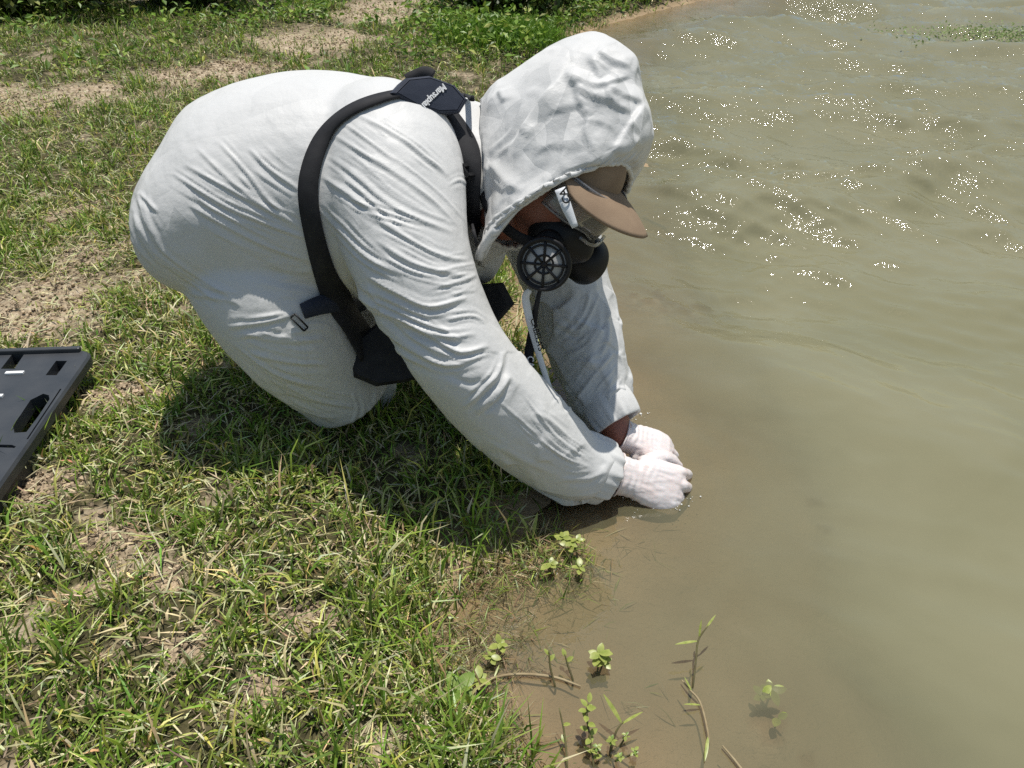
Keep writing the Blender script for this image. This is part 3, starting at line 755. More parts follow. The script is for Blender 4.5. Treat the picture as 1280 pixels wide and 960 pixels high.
HOODF = [  # crisp creases
    ([(704, 90), (740, 104), (757, 103), (790, 92)], 6, .006), ([(704, 90), (732, 115), (765, 127)], 5, .007), ([(757, 103), (765, 127), (792, 139)], 4, .006), ([(717, 107), (728, 133), (737, 145)], 5, .006),
    ([(737, 130), (765, 127), (792, 139)], 5, -.007), ([(704, 90), (668, 138), (642, 178), (615, 198)], 5.5, .006), ([(690, 105), (664, 142), (640, 195)], 4, .005), ([(808, 128), (786, 160), (768, 190)], 5, .006),
    ([(756, 104), (780, 118), (806, 127)], 4, .005), ([(737, 145), (732, 165), (742, 186), (752, 195)], 4.5, .005), ([(612, 200), (628, 225), (652, 240)], 4, .005), ([(608, 205), (622, 232), (642, 238)], 4, .004),
    ([(705, 185), (695, 210), (683, 232)], 3.6, .004), ([(745, 60), (762, 72), (790, 82)], 5, .006), ([(735, 66), (752, 95)], 6, .005), ([(622, 110), (628, 126)], 4, .005), ([(648, 158), (663, 170)], 3.6, .004),
    ([(780, 150), (800, 152), (814, 160)], 5, -.005), ([(772, 196), (790, 186), (800, 170)], 4, .005), ([(700, 215), (730, 205), (760, 206), (800, 200)], 5, .004), ([(620, 270), (650, 250), (690, 226), (720, 212)], 6, .004),
    ([(655, 120), (640, 160), (612, 190)], 5, .005), ([(603, 160), (606, 200), (603, 240)], 5, .005), ([(720, 150), (745, 150), (770, 160)], 5, .003), ([(665, 190), (690, 180), (715, 186)], 5, .003)]
def hood_noise(v):
    ki = np.repeat(np.arange(m_) / (m_ - 1), nseg); kj = np.tile(np.arange(nseg) / nseg, m_)
    ruche = np.clip((ki - .86) / .10, 0, 1) * (.0016 * np.sin(kj * 2 * math.pi * 46 + 4 * vnoise(v * 18, 5)) + .0012 * np.sin(kj * 2 * math.pi * 83))
    return .3 * facets(v, get_no(hood_me), 90, .016, 3) + .12 * facets(v, get_no(hood_me), 420, .010, 9) - .005 + .0010 * fbm(v * 30, 2, 55) + ruche
apply_folds(hood_me, [(a, b, c * .95) for a, b, c in HOODF if c > 0], hood_noise, 0)
hood_me.materials.append(M['tyvek_hood'])
hood = child(link(bpy.data.objects.new('hood', hood_me)), coverall)
sm = hood.modifiers.new('s', 'SOLIDIFY'); sm.thickness = .003; sm.offset = -1
# rolled elastic hem around the face opening
hem = get_co(hood_me)[(m_ - 1) * nseg:]
hem = np.vstack([hem, hem[:1]])
tv, tf = tube(hem[::3], [.0048] * len(hem[::3]), 8, count=200)
tv = tv + (.002 * fbm(tv * 60, 2, 44))[:, None] * np.array([.5, .5, 1])
mobj('hood_hem', tv, tf, M['tyvek'], coverall)

# ------------------------------------------------------------------ harness
def on_body(px, py, lift=.004, fallback=1.25):
    r = P(px, py, 1.0) - cC; r = nrm(r)
    h = BV.ray_cast(Vector(cC), Vector(r))
    if h[0] is None: q = P(px, py, fallback); return q, camn(q)
    n_ = np.array(h[1]); 
    if n_ @ r > 0: n_ = -n_
    return np.array(h[0]) + n_ * lift, n_
harness = child(bpy.data.objects.new('harness', None)); COL.objects.link(harness); harness['label'] = 'black webbing shoulder harness with navy back pad'
harness.location = (0, 0, 0)
def strap(name, pl, wpx, lift=.004, thick=.003, mt='black_web'):
    pl = catmull(np.asarray(pl, float), max(12, len(pl) * 3)); wpx = catmull(np.asarray(wpx, float)[:, None], len(pl))[:, 0] if np.ndim(wpx) else np.full(len(pl), wpx)
    pn = [on_body(*q, lift) for q in pl]
    pts = np.array([q[0] for q in pn]); ns = np.array([q[1] for q in pn])
    for _ in range(3):
        ns[1:-1] = (ns[:-2] + 2 * ns[1:-1] + ns[2:]) / 4
        pts[1:-1] = (pts[:-2] + 2 * pts[1:-1] + pts[2:]) / 4
    ns = np.array([nrm(n_) for n_ in ns])
    dp = ((pts - cC) @ cF)
    rv, rf = ribbon(pts, ns, wpx * dp / FOC, thick, m=len(pl) * 3)
    return mobj(name, rv, rf, M[mt], harness)
strap('shoulder_strap', [(512, 119), (492, 122), (470, 128), (440, 140), (412, 163), (394, 195), (385, 235), (390, 275), (399, 315), (412, 355), (432, 395), (455, 432)], [15, 15, 18, 20, 22, 24, 26, 26, 27, 32, 46, 56], .005)
strap('front_strap', [(553, 138), (568, 160), (582, 188), (590, 215), (592, 245), (589, 275), (586, 300)], [32, 33, 33, 31, 30, 26, 20], .010)
# back pad, six-sided
PAD = [(488, 117), (506, 99), (534, 96), (566, 108), (582, 126), (573, 141), (548, 142), (517, 133)]
_p = [on_body(499, 119, .010)[0], on_body(550, 140, .010)[0], on_body(578, 120, .016)[0]]; cen = np.mean(_p, 0); nn_ = nrm(np.cross(_p[1] - _p[0], _p[2] - _p[0]))
if nn_ @ camn(cen) < 0: nn_ = -nn_
def on_pad(px, py, up=0.0):
    r = nrm(P(px, py, 1.0) - cC); o = cen + nn_ * up
    return cC + r * (((o - cC) @ nn_) / (r @ nn_))
pts = np.array([on_pad(*q) for q in PAD]); cen = pts.mean(0)
def pad_loft(sc, lift): return cen + (pts - cen) * sc + nn_ * lift
rings = [pad_loft(.96, -.030), pad_loft(1.02, .002), pad_loft(.99, .006), pad_loft(.90, .0075), pad_loft(.885, .0055), pad_loft(.86, .0075), pad_loft(.5, .008), pad_loft(.02, .008)]
pv, pf = rings_mesh(rings); pad = mobj('back_pad', pv, pf, M['navy'], harness, smooth=False)
a_, b_ = cen + nn_ * .0115, None
tA = on_pad(556, 107, .009); tB = on_pad(526, 136, .009)
xd = nrm(tB - tA); yd = nrm(np.cross(nn_, xd)); 
t0 = tA
text_mesh('lettering', 'Marsupial', .235 * np.linalg.norm(tB - tA), t0, xd, yd, M['ink_white'], pad, ext=.0008, bold=.0003)
# stub of the far strap over the spine, end tab to the neck
strap('far_strap', [(508, 100), (520, 95), (532, 92), (541, 96)], [14, 16, 18, 16], .012, .006)
strap('neck_tab', [(574, 124), (584, 123), (593, 123)], [10, 8, 7], .006, .002)
# ladder-lock adjuster on the front strap
q_, n_ = on_body(590, 214, .015); u_ = nrm(on_body(602, 213, .015)[0] - on_body(578, 213, .015)[0]); w_ = nrm(np.cross(n_, u_)); n_ = np.cross(u_, w_)
bv, bf = merge([box(q_ + w_ * k, (.040, .006, .006), np.stack([u_, w_, n_], 1)) for k in (-.009, .009)] + [box(q_ + u_ * k, (.005, .024, .006), np.stack([u_, w_, n_], 1)) for k in (-.018, .018)])
mobj('adjuster', bv, bf, M['rubber'], harness, smooth=False)
# chest pack hanging below, behind the near sleeve
PK = [(590, 356), (629, 353), (643, 380), (614, 413), (560, 462), (506, 478), (470, 483), (441, 471), (425, 449), (431, 434), (452, 420), (470, 405), (530, 380)]
def packring(sc, d):
    pc = np.mean(np.array(PK), 0)
    return np.array([P(pc[0] + (x_ - pc[0]) * sc, pc[1] + (y_ - pc[1]) * sc, d) for x_, y_ in PK])
pv, pf = rings_mesh([packring(.93, 1.385), packring(1.0, 1.395), packring(1.0, 1.45), packring(.9, 1.465)])
mobj('chest_pack', pv, pf, M['black_web'], harness, smooth=False)
strap('waist_strap', [(377, 389), (400, 381), (430, 378), (452, 384)], [20, 24, 26, 30], .006, .004, 'navy')
bq, bn = on_body(373, 402, .006)
e1 = nrm(on_body(384, 413, .006)[0] - on_body(364, 394, .006)[0]); e2 = nrm(np.cross(bn, e1))
lp = [bq + e1 * .016 + e2 * .0045, bq + e1 * .016 - e2 * .0045, bq - e1 * .016 - e2 * .0045, bq - e1 * .016 + e2 * .0045]
bk = merge([tube([lp[k], lp[(k + 1) % 4]], [.0016, .0016], 6, count=2) for k in range(4)])
mobj('buckle', bk[0], bk[1], M['rubber'], harness)
ad, an = on_body(600, 345, .01)

# ------------------------------------------------------------------ lanyard
lan = child(bpy.data.objects.new('lanyard', None)); COL.objects.link(lan); lan['label'] = 'black and white printed lanyard hanging from the mask'
def free_ribbon(name, pl, wpx, mt, twist=0.0):
    pts = np.array([P(*q) for q in pl]); ns = [nrm(camn(q) + twist * cR) for q in pts]
    rv, rf = ribbon(pts, ns, [wp_ * q[2] / FOC for wp_, q in zip(wpx, pl)], .0012, m=40)
    return mobj(name, rv, rf, M[mt], lan)
wr_ = free_ribbon('white_ribbon', [(662, 362, 1.28), (657, 372, 1.285), (661, 396, 1.30), (667, 420, 1.32), (675, 448, 1.34), (684, 476, 1.36), (694, 506, 1.38)], [7, 10, 10, 9, 8, 7, 6], 'white_web', .3)
br_ = free_ribbon('black_ribbon', [(675, 362, 1.29), (670, 385, 1.30), (665, 415, 1.33), (661, 445, 1.345), (662, 475, 1.36), (664, 500, 1.38)], [5, 7, 10, 12, 12, 11], 'black_web')
er_ = free_ribbon('thin_edge', [(668, 462, 1.36), (680, 478, 1.365), (690, 494, 1.38), (700, 512, 1.39)], [2, 2, 2, 2], 'black_web')
o0 = P(663, 448, 1.337)
text_mesh('lettering', "CABELA'S", .0165, P(662.5, 445, 1.338), P(665, 500, 1.373) - P(662, 446, 1.338), cR - .05 * cU, M['ink_white'], br_, bold=.0002)
text_mesh('lettering', "CABELA'S", .0145, P(666, 398, 1.295), P(676.5, 446, 1.325) - P(664, 398, 1.295), cR + .2 * cU, M['ink_black'], wr_, bold=.0002)

def sleeve_cuff(path, seed):            # gathered elastic end of a sleeve
    c = np.array([q[0] for q in path]); ax = nrm(c[-2] - c[0]); a_ = nrm(np.cross(ax, cU)); b_ = np.cross(ax, a_)
    u = np.linspace(0, 2 * math.pi, 96, endpoint=False); rings = []
    for cc_, rr, ga in path:
        g_ = rr * (1 + ga * (.028 * np.sin(u * 9 + seed) + .022 * np.sin(u * 14 + 2 * seed) + .015 * np.sin(u * 23)))
        rings.append(cc_ + g_[:, None] * (np.outer(np.cos(u), a_) + np.outer(np.sin(u), b_)))
    v_, f_ = rings_mesh(rings, True, False)
    o = mobj('sleeve_cuff', v_, f_, M['tyvek'], coverall); ss = o.modifiers.new('s', 'SUBSURF'); ss.levels = ss.render_levels = 1
A_, B_ = P(714, 575, 1.39), P(756, 592, 1.427)
L_ = lambda t_: A_ + (B_ - A_) * t_
sleeve_cuff([(L_(.0), .055, 0), (L_(.4), .0635, .2), (L_(.68), .0640, .6), (L_(.86), .0615, 1), (L_(.97), .0585, 1.2), (L_(1.0), .0555, 1.2), (L_(.98), .0520, 1), (L_(.7), .050, .4)], 1.0)
A2, B2 = P(749, 490, 1.50), P(773, 530, 1.482)
L2 = lambda t_: A2 + (B2 - A2) * t_
sleeve_cuff([(L2(.0), .050, 0), (L2(.4), .0565, .2), (L2(.68), .0550, .6), (L2(.86), .0525, 1), (L2(.97), .0500, 1.2), (L2(1.0), .0475, 1.2), (L2(.98), .0440, 1), (L2(.7), .042, .4)], 2.3)
# ------------------------------------------------------------------ hands in thin gloves
def make_hand(name, wrist, xdir, zdir, thumb_side, curl, skin_back, lab, sc=1.0):
    X_ = nrm(xdir); Z_ = np.asarray(zdir, float); Z_ = nrm(Z_ - X_ * (Z_ @ X_)); Y_ = np.cross(Z_, X_)
    Y_ = Y_ * thumb_side
    def L(x, y, z): return wrist + sc * (x * X_ + y * Y_ + z * Z_)
    def ring(x, zc, hy, hz): return np.array([L(x, hy * math.copysign(abs(math.cos(u)) ** .8, math.cos(u)), zc + hz * math.copysign(abs(math.sin(u)) ** .85, math.sin(u))) for u in np.linspace(0, 2 * math.pi, 24, endpoint=False)])
    parts = [rings_mesh([ring(-.016, 0, .035, .030), ring(-.006, 0, .033, .027), ring(.01, .001, .032, .0235), ring(.035, .003, .039, .021), ring(.06, .004, .043, .019), ring(.085, .003, .043, .0165), ring(.098, 0, .038, .011)])]
    base = [(.090, .031, .003, .0095, (.046, .026, .021)), (.096, .010, .005, .0098, (.050, .030, .022)), (.091, -.012, .004, .0094, (.046, .028, .021)), (.080, -.033, .001, .0085, (.036, .021, .019))]
    for k, (bx, by, bz, r, ln) in enumerate(base):
        ang = 0; p = np.array([bx - .012, by, bz]); pts = [p.copy()]; rad = [r * 1.1]
        p = np.array([bx, by, bz]); pts.append(p.copy()); rad.append(r * 1.12)
        for seg in range(3):
            ang += curl[k][seg]
            p = p + ln[seg] * np.array([math.cos(ang), .06 * (1.5 - k), -math.sin(ang)]); pts.append(p.copy()); rad.append(r * (1.0 - .07 * seg))
        parts.append(tube([L(*q) for q in pts], [x_ * sc for x_ in rad], 12, count=22))
        parts.append(((ico(2)[0] * rad[-1] * sc * .98) + L(*pts[-1]), ico(2)[1]))
    tp = [(.022, .026, -.006), (.050, .047, -.014), (.078, .052, -.028), (.098, .046, -.044)]
    parts.append(tube([L(*q) for q in tp], [.015 * sc, .0135 * sc, .0115 * sc, .0095 * sc], 12, count=18))
    parts.append(((ico(2)[0] * .0095 * sc) + L(*tp[-1]), ico(2)[1]))
    me = union(parts, .0022, 5)
    v = get_co(me); n_ = get_no(me)
    rel = (v - wrist) @ np.stack([X_, Y_, Z_], 1) / sc
    cuffw = np.exp(-((rel[:, 0] - .005) / .035) ** 2)
    dsp = .0007 * np.sin(rel[:, 0] * 2 * math.pi / .012 + 5 * vnoise(rel * 30, 2)) * cuffw + .0007 * fbm(rel * np.array([60, 160, 60]), 2, 9)
    set_co(me, v + n_ * dsp[:, None])
    me.materials.append(M['glove'])
    o = child(link(bpy.data.objects.new(name, me))); o['label'] = lab
    # rolled glove cuff
    rr = [L(-.016, .0362 * math.cos(u), .0312 * math.sin(u)) for u in np.linspace(0, 2 * math.pi, 33)]
    tv, tf = tube(rr, [.0022] * 33, 6, count=64); mobj('rolled_cuff', tv, tf, M['glove'], o)
    wv, wf = tube([L(-.008, 0, 0), L(-.020, 0, 0), skin_back], [.024 * sc, .030 * sc, .034 * sc], 20)
    return o, (wv, wf)
near_w = P(784, 595, 1.43); near_w[2] = .037
kd = GP(852, 603, .03) - near_w; kd[2] = -.030
gl1, wr1 = make_hand('gloved_hand', near_w, kd, np.array([0, -.75, .8]), 1, [(1.0, 1.15, .5), (1.05, 1.15, .5), (1.0, 1.15, .5), (.95, 1.1, .5)], P(735, 586, 1.41), 'right hand in a thin white glove, knuckles above water', 1.12)
child(mobj('wrist', wr1[0], wr1[1], M['skin']))
far_w = P(786, 537, 1.49); far_w[2] = .052
kd = GP(850, 574, .0) - far_w; kd[2] = -.055
gl2, wr2 = make_hand('gloved_hand', far_w, kd, np.array([0, -.25, 1]), -1, [(.6, .7, .3), (.65, .75, .3), (.6, .75, .3), (.55, .7, .3)], P(752, 495, 1.505), 'left hand in a thin white glove, fingers under water')
child(mobj('wrist', wr2[0], wr2[1], M['skin']))

# ------------------------------------------------------------------ grass (nobody could count it)
def blades(x, y, z, h, wd, lean, az, col, tipcol, curve=.6):
    n = len(x); base = np.c_[x, y, z]
    dirv = np.c_[np.cos(az), np.sin(az), np.zeros(n)]
    fa = rng.uniform(0, 2 * math.pi, n); side = np.c_[np.cos(fa), np.sin(fa), np.zeros(n)]
    up = np.array([0, 0, 1.0])
    mid = base + dirv * (h * np.sin(lean) * .45)[:, None] + up * (h * np.cos(lean) * .58)[:, None]
    l2 = lean + curve * rng.uniform(.2, 1.5, n)
    tip = mid + dirv * (h * np.sin(l2) * .5)[:, None] + up * (h * np.cos(l2) * .45)[:, None]
    tip[:, 2] = np.maximum(tip[:, 2], z + .002)
    hw = (wd / 2)[:, None]
    V = np.stack([base - side * hw * .8, base + side * hw * .8, mid - side * hw, mid + side * hw, tip], 1).reshape(-1, 3)
    C = np.stack([col * .8, col * .8, col, col, tipcol], 1).reshape(-1, 3)  # blade bases tinted darker, shade low in the turf put into the colour
    i = (np.arange(n) * 5)[:, None]
    return V, C, i + np.array([0, 1, 3, 2]), i + np.array([2, 3, 4])
def region(n, x0, x1, y0, y1):
    return rng.uniform(x0, x1, n), rng.uniform(y0, y1, n)
PAL = np.array([(.11, .20, .025), (.165, .275, .035), (.25, .335, .055), (.38, .40, .11), (.58, .54, .31), (.38, .29, .155)])
def pick(n, wgt):
    k = rng.choice(len(PAL), n, p=np.asarray(wgt) / np.sum(wgt))
    return PAL[k] * rng.uniform(.75, 1.25, (n, 1)) * (1 + .08 * rng.normal(size=(n, 3)))
SETS = []
KNEE_CLEAR = [(kn[:2], .085)]
BANDS = [(-2.3, .95, .35, 2.3, 25000, 1.0), (-3.4, .9, 2.3, 3.6, 12000, 1.1), (-5.4, 1.2, 3.6, 5.6, 5200, 1.3), (-8.5, 3.5, 5.6, 9.0, 1500, 1.9), (-14, 8, 9.0, 16, 260, 3.2)]
for x0, x1, y0, y1, dens_, big in BANDS:
    n = int((x1 - x0) * (y1 - y0) * dens_)
    nt_ = n // 16
    tx, ty = region(nt_, x0, x1, y0, y1)
    k = rng.integers(0, nt_, int(n * .74))
    sprd = .0115 * big
    th_ = np.concatenate([(.55 + rng.gamma(3, .2, nt_))[k], np.full(n - len(k), .8)]); tn_ = np.concatenate([rng.normal(size=nt_)[k], np.zeros(n - len(k))])
    x = np.concatenate([tx[k] + rng.normal(size=len(k)) * sprd, rng.uniform(x0, x1, n - len(k))]); y = np.concatenate([ty[k] + rng.normal(size=len(k)) * sprd, rng.uniform(y0, y1, n - len(k))])
    d = shore_dist(x, y); b = bareness(x, y)
    lush = fbm(np.c_[x * 2.4, y * 2.4, x * 0], 3, 17)                  # thicker and thinner turf
    p = np.clip(1.05 - (.98 if y0 < 2 else 1.12) * b + .35 * lush, .03, 1)
    p = np.where(d < .03, p * np.clip((d + .035) / .065, 0, 1), p)
    ok = rng.uniform(size=len(x)) < p
    # the shorter turf behind
    x, y, d, b, lush = x[ok], y[ok], d[ok], b[ok], lush[ok]; th_, tn_ = th_[ok], tn_[ok]
    z = ground_z(x, y, d) - .003
    edge = np.exp(-((d - .06) / .09) ** 2)
    h = rng.gamma(5, .0056, len(x)) * (1 + .35 * lush) * (1 - .45 * b) * (1 + .9 * edge * (y < 2.3)) * (1 + .25 * (y < 1.1))
    h = np.clip(h * th_, .008, .11) * (1 if y0 < 3 else 1.05)
    wd = rng.uniform(.0024, .0052, len(x)) * big
    lean = np.abs(rng.normal(.62, .42, len(x))); az = rng.uniform(0, 2 * math.pi, len(x)) 
    dry = np.clip(.55 - .8 * lush + .6 * b, 0, 1)
    near = np.clip((2.2 - y) / 1.2, 0, 1)
    c1 = pick(len(x), (3, 4, 3.2, 1.4, .5, .3)); c2 = pick(len(x), (.6, 1.2, 2.4, 3.2, 3.2, 1.2))
    m_dry = rng.uniform(size=len(x)) < (.10 + .45 * dry)
    c = np.where(m_dry[:, None], c2, c1) * (1 + .18 * np.clip(tn_, -2, 2))[:, None] * np.where(tn_[:, None] > .9, np.array([1.15, 1.05, .9]), 1)
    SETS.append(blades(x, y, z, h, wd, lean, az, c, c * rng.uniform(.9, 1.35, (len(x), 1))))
    # dead blades lying flat
    if y0 < 5:
        nd = int(n * .20); x, y = region(nd, x0, x1, y0, y1); d = shore_dist(x, y); ok = d > .01; x, y, d = x[ok], y[ok], d[ok]
        z = ground_z(x, y, d) + rng.uniform(.002, .018, len(x))
        c = pick(len(x), (0, 0, .3, 1.2, 4, 1.6))
        SETS.append(blades(x, y, z, rng.uniform(.012, .055, len(x)), rng.uniform(.0016, .0036, len(x)) * big, rng.uniform(1.2, 1.6, len(x)), rng.uniform(0, 6.28, len(x)), c, c, .1))
# taller reedy blades at the water's edge
k = rng.integers(0, len(SHORE), 9000); sx_, sy_ = SHORE[k, 0], SHORE[k, 1]; ok = (sy_ > .4) & (sy_ < 2.0); sx_, sy_ = sx_[ok], sy_[ok]
x = sx_ + rng.normal(-.035, .035, len(sx_)); y = sy_ + rng.normal(0, .02, len(sx_)); d = shore_dist(x, y)
ok = (d > -.03) & (rng.uniform(size=len(x)) < np.clip(.5 + fbm(np.c_[x * 9, y * 9, x * 0], 2, 77), .05, 1)); x, y, d = x[ok], y[ok], d[ok]
c = pick(len(x), (1.6, 2, 2, 1.6, 2.0, 1.4))
SETS.append(blades(x, y, ground_z(x, y, d) - .004, rng.uniform(.03, .085, len(x)), rng.uniform(.0022, .0046, len(x)), np.abs(rng.normal(.45, .3, len(x))), rng.uniform(0, 6.28, len(x)), c, c * 1.15, .7))
# tufts on the mud hump below the sleeve
x = HUMP[0] + rng.normal(0, .045, 420); y = HUMP[1] + rng.normal(0, .032, 420); d = shore_dist(x, y)
c = pick(len(x), (1, 1.6, 2.2, 1.6, 1.6, 2.6))
SETS.append(blades(x, y, ground_z(x, y, d) - .004, rng.uniform(.015, .06, len(x)), rng.uniform(.0015, .0036, len(x)), np.abs(rng.normal(.6, .35, len(x))), rng.uniform(0, 6.28, len(x)), c, c * 1.15, .7))
def join_sets(name, sets, material):
    V, C, Qd, T, o = [], [], [], [], 0
    for v, c, q, t_ in sets:
        V.append(v); C.append(c); Qd.append(q + o); T.append(t_ + o); o += len(v)
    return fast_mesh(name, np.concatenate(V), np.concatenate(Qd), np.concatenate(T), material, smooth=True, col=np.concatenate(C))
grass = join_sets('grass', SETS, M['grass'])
tag(grass, 'short patchy green and straw coloured grass on the bank', 'grass', kind='stuff')

# crumbs of earth on the bare patches
n = 8000; bi = rng.integers(0, len(BARE), n * 3)
cx = np.array([BARE[k][0][0] for k in bi]) + rng.normal(size=n * 3) * np.array([BARE[k][1] for k in bi]) * .7; cy = np.array([BARE[k][0][1] for k in bi]) + rng.normal(size=n * 3) * np.array([BARE[k][2] for k in bi]) * .7
ok = (bareness(cx, cy) > .35) & (shore_dist(cx, cy) > .05); cx, cy = cx[ok][:n], cy[ok][:n]
cz = ground_z(cx, cy); v0, f0 = ico(1); v0 = np.array(v0); f0 = np.array(f0); n = len(cx)
sz = rng.gamma(2.0, .0010, n) * (1 + .25 * cy); sz = np.clip(sz, .001, .006)
V = (v0[None] * sz[:, None, None] * np.array([1, 1, .85]) * rng.uniform(.6, 1.3, (n, len(v0), 1)) + np.c_[cx, cy, cz][:, None]).reshape(-1, 3)
T = (f0[None] + (np.arange(n) * len(v0))[:, None, None]).reshape(-1, 3)
cc = np.repeat(np.array([(.33, .255, .17)]) * rng.uniform(.5, 1.5, (n, 1)), len(v0), 0)
mcr = mat('earth_crumb', rough=.95, spec=.1); at = mcr.node_tree.nodes.new('ShaderNodeAttribute'); at.attribute_name = 'tint'; mcr.node_tree.links.new(at.outputs['Color'], mcr.node_tree.nodes['Principled BSDF'].inputs['Base Color'])
crumbs = fast_mesh('earth_crumbs', V, tris=T, mat=mcr, smooth=False, col=cc)
tag(crumbs, 'dry crumbs of earth scattered on the bare patches', 'earth', kind='stuff')

# ------------------------------------------------------------------ broad-leaved weeds and shrubs behind
def leaves(c, size, nrmv, col):
    n = len(c); nv_ = nrmv / np.linalg.norm(nrmv, axis=1)[:, None]
    r = rng.normal(size=(n, 3)); a = r - nv_ * (r * nv_).sum(1)[:, None]; a /= np.linalg.norm(a, axis=1)[:, None]; b_ = np.cross(nv_, a)
    s = size[:, None]
    V = np.stack([c - a * s * .5, c - b_ * s * .27 + nv_ * s * .06, c + a * s * .55 - nv_ * s * .12, c + b_ * s * .27 + nv_ * s * .06], 1).reshape(-1, 3)
    i = (np.arange(n) * 4)[:, None]
    return V, np.repeat(col, 4, 0), i + np.array([0, 1, 2, 3])
x, y = region(60000, -5.5, 1.2, 3.4, 7.5)
d = shore_dist(x, y); b = bareness(x, y); fld = fbm(np.c_[x * .9, y * .9, x * 0], 3, 91)
far_l = np.clip((y - 3.55 - .25 * x * -.12) / .9, 0, 1)
ok = (rng.uniform(size=len(x)) < np.clip(fld * .9 + .55, 0, 1) * far_l) & (d > .05) & (b < .12)
x, y, d = x[ok], y[ok], d[ok]; hz_ = rng.gamma(3, .018, len(x)) * (1 + .6 * np.clip(fbm(np.c_[x * 2.5, y * 2.5, x * 0], 2, 95), -.5, 1))
c = np.c_[x, y, ground_z(x, y, d) + np.clip(hz_, .005, .2)]
nn = rng.normal(size=(len(x), 3)) * .55 + np.array([0, 0, 1])
col = PAL[rng.choice(4, len(x), p=(.3, .38, .22, .10))] * rng.uniform(.7, 1.3, (len(x), 1))
V, C, Qd = leaves(c, rng.uniform(.025, .055, len(x)), nn, col)
weeds = fast_mesh('weed_cover', V, quads=Qd, mat=M['leaf'], smooth=False, col=C)
tag(weeds, 'low broad-leaved weeds covering the ground behind the dirt track', 'weeds', kind='stuff')

def shrub(name, at_, rx, ry, h, nl, tone, label, size=(.04, .08), group=None):
    base = np.array([at_[0], at_[1], gz(at_[0], at_[1])])
    root = empty(name, tuple(base))
    tag(root, label, 'shrub', group)
    st = []; C_ = []
    nst = 9
    tips = []
    for k in range(nst):
        a = rng.uniform(0, 6.28); rr = math.sqrt(rng.uniform(.05, 1))
        tp = np.array([math.cos(a) * rx * rr, math.sin(a) * ry * rr, h * rng.uniform(.6, 1) * (1.05 - .4 * rr)])
        st.append(tube([(0, 0, -.02), tp * np.array([.35, .35, .5]), tp], [.012, .008, .003], 6, count=8)); tips.append(tp)
    v, f = merge(st); mobj('stems', v, f, M['stem'], root)
    tips = np.array(tips)
    nc = 34; ck = rng.integers(0, nst, nc); tpar = rng.uniform(.35, 1.05, (nc, 1))
    cl = tips[ck] * np.c_[tpar, tpar, tpar] + rng.normal(size=(nc, 3)) * np.array([rx, ry, h]) * .13
    k = rng.integers(0, nc, nl)
    p = cl[k] + rng.normal(size=(nl, 3)) * np.array([rx, ry, h * .7]) * .14
    p[:, 2] = np.abs(p[:, 2]) + .01
    nn = rng.normal(size=(nl, 3)) * .7 + np.array([0, 0, .8])
    col = np.asarray(tone)[rng.integers(0, len(tone), nl)] * rng.uniform(.6, 1.35, (nl, 1)) * (0.7 + .6 * rng.uniform(size=nc))[k][:, None]
    V, C, Qd = leaves(p, rng.uniform(*size, nl), nn, col)
    fast_mesh('foliage', V, quads=Qd, mat=M['leaf'], parent=root, smooth=False, col=C)
    return root
DK = [(.05, .09, .022), (.07, .12, .03), (.11, .16, .04), (.08, .08, .04)]
LT = [(.10, .16, .03), (.15, .20, .05), (.20, .22, .07)]
shrub('shrub', GP(95, 12, .1)[:2], .75, .45, .40, 2600, DK, 'dark shrub with dead stems behind the weeds, beside the dirt track', group=None)
shrub('shrub', GP(265, 8, .1)[:2], .65, .40, .36, 2200, DK, 'wide dark low shrub nearest the head of the dirt track')
shrub('shrub', GP(-5, 22, .1)[:2], .55, .4, .30, 1800, LT, 'light green bushy weed clump at the far end of the grass')
shrub('shrub', GP(612, 8, .1)[:2], .40, .3, .38, 1800, DK, 'dark bush on the far bank behind the bright grass')
shrub('leafy_bush', GP(682, 32, .0)[:2] + np.array([-.05, 0]), .26, .2, .26, 1500, DK + LT, 'leafy bush overhanging the water at the far bank', (.035, .07))
shrub('leafy_bush', GP(790, 10, .0)[:2] + np.array([-.15, .1]), .55, .25, .22, 1700, LT + DK[:2], 'low green reedy growth along the far waterline', (.03, .06))
shrub('leafy_bush', GP(720, -14, .0)[:2] + np.array([-.1, .1]), .5, .3, .34, 1700, LT + DK, 'taller mixed green growth beyond the overhanging bush', (.03, .06))
# bright tuft on the far bank
tx, ty = GP(632, 45, .06)[:2]
x = tx + rng.normal(size=5000) * .17; y = ty + rng.normal(size=5000) * .14; d = shore_dist(x, y); ok = d > 0; x, y, d = x[ok], y[ok], d[ok]
c = np.tile(np.array([(.13, .25, .02)]), (len(x), 1)) * rng.uniform(.7, 1.2, (len(x), 1))
tuft = join_sets('bright_grass', [blades(x, y, ground_z(x, y, d), rng.uniform(.05, .11, len(x)), rng.uniform(.004, .007, len(x)), np.abs(rng.normal(.3, .2, len(x))), rng.uniform(0, 6.28, len(x)), c, c * 1.2)], M['grass'])
tag(tuft, 'bright fresh green grass patch by the far waterline', 'grass', kind='stuff')
# weed mat floating far out
wx0, wy0 = GP(1262, 44, 0)[:2]
x = wx0 + rng.normal(size=1500) * .34; y = wy0 + rng.normal(size=1500) * .15
c = np.c_[x, y, np.abs(rng.normal(size=1500)) * .012]; col = np.array([(.20, .27, .09)]) * rng.uniform(.7, 1.4, (1500, 1))
V, C, Qd = leaves(c, rng.uniform(.012, .026, 1500), rng.normal(size=(1500, 3)) * .5 + np.array([0, 0, 1]), col)
wm = fast_mesh('floating_weed', V, quads=Qd, mat=M['leaf'], smooth=False, col=C); tag(wm, 'green mat of weed floating far out on the river', 'water weed', kind='stuff')

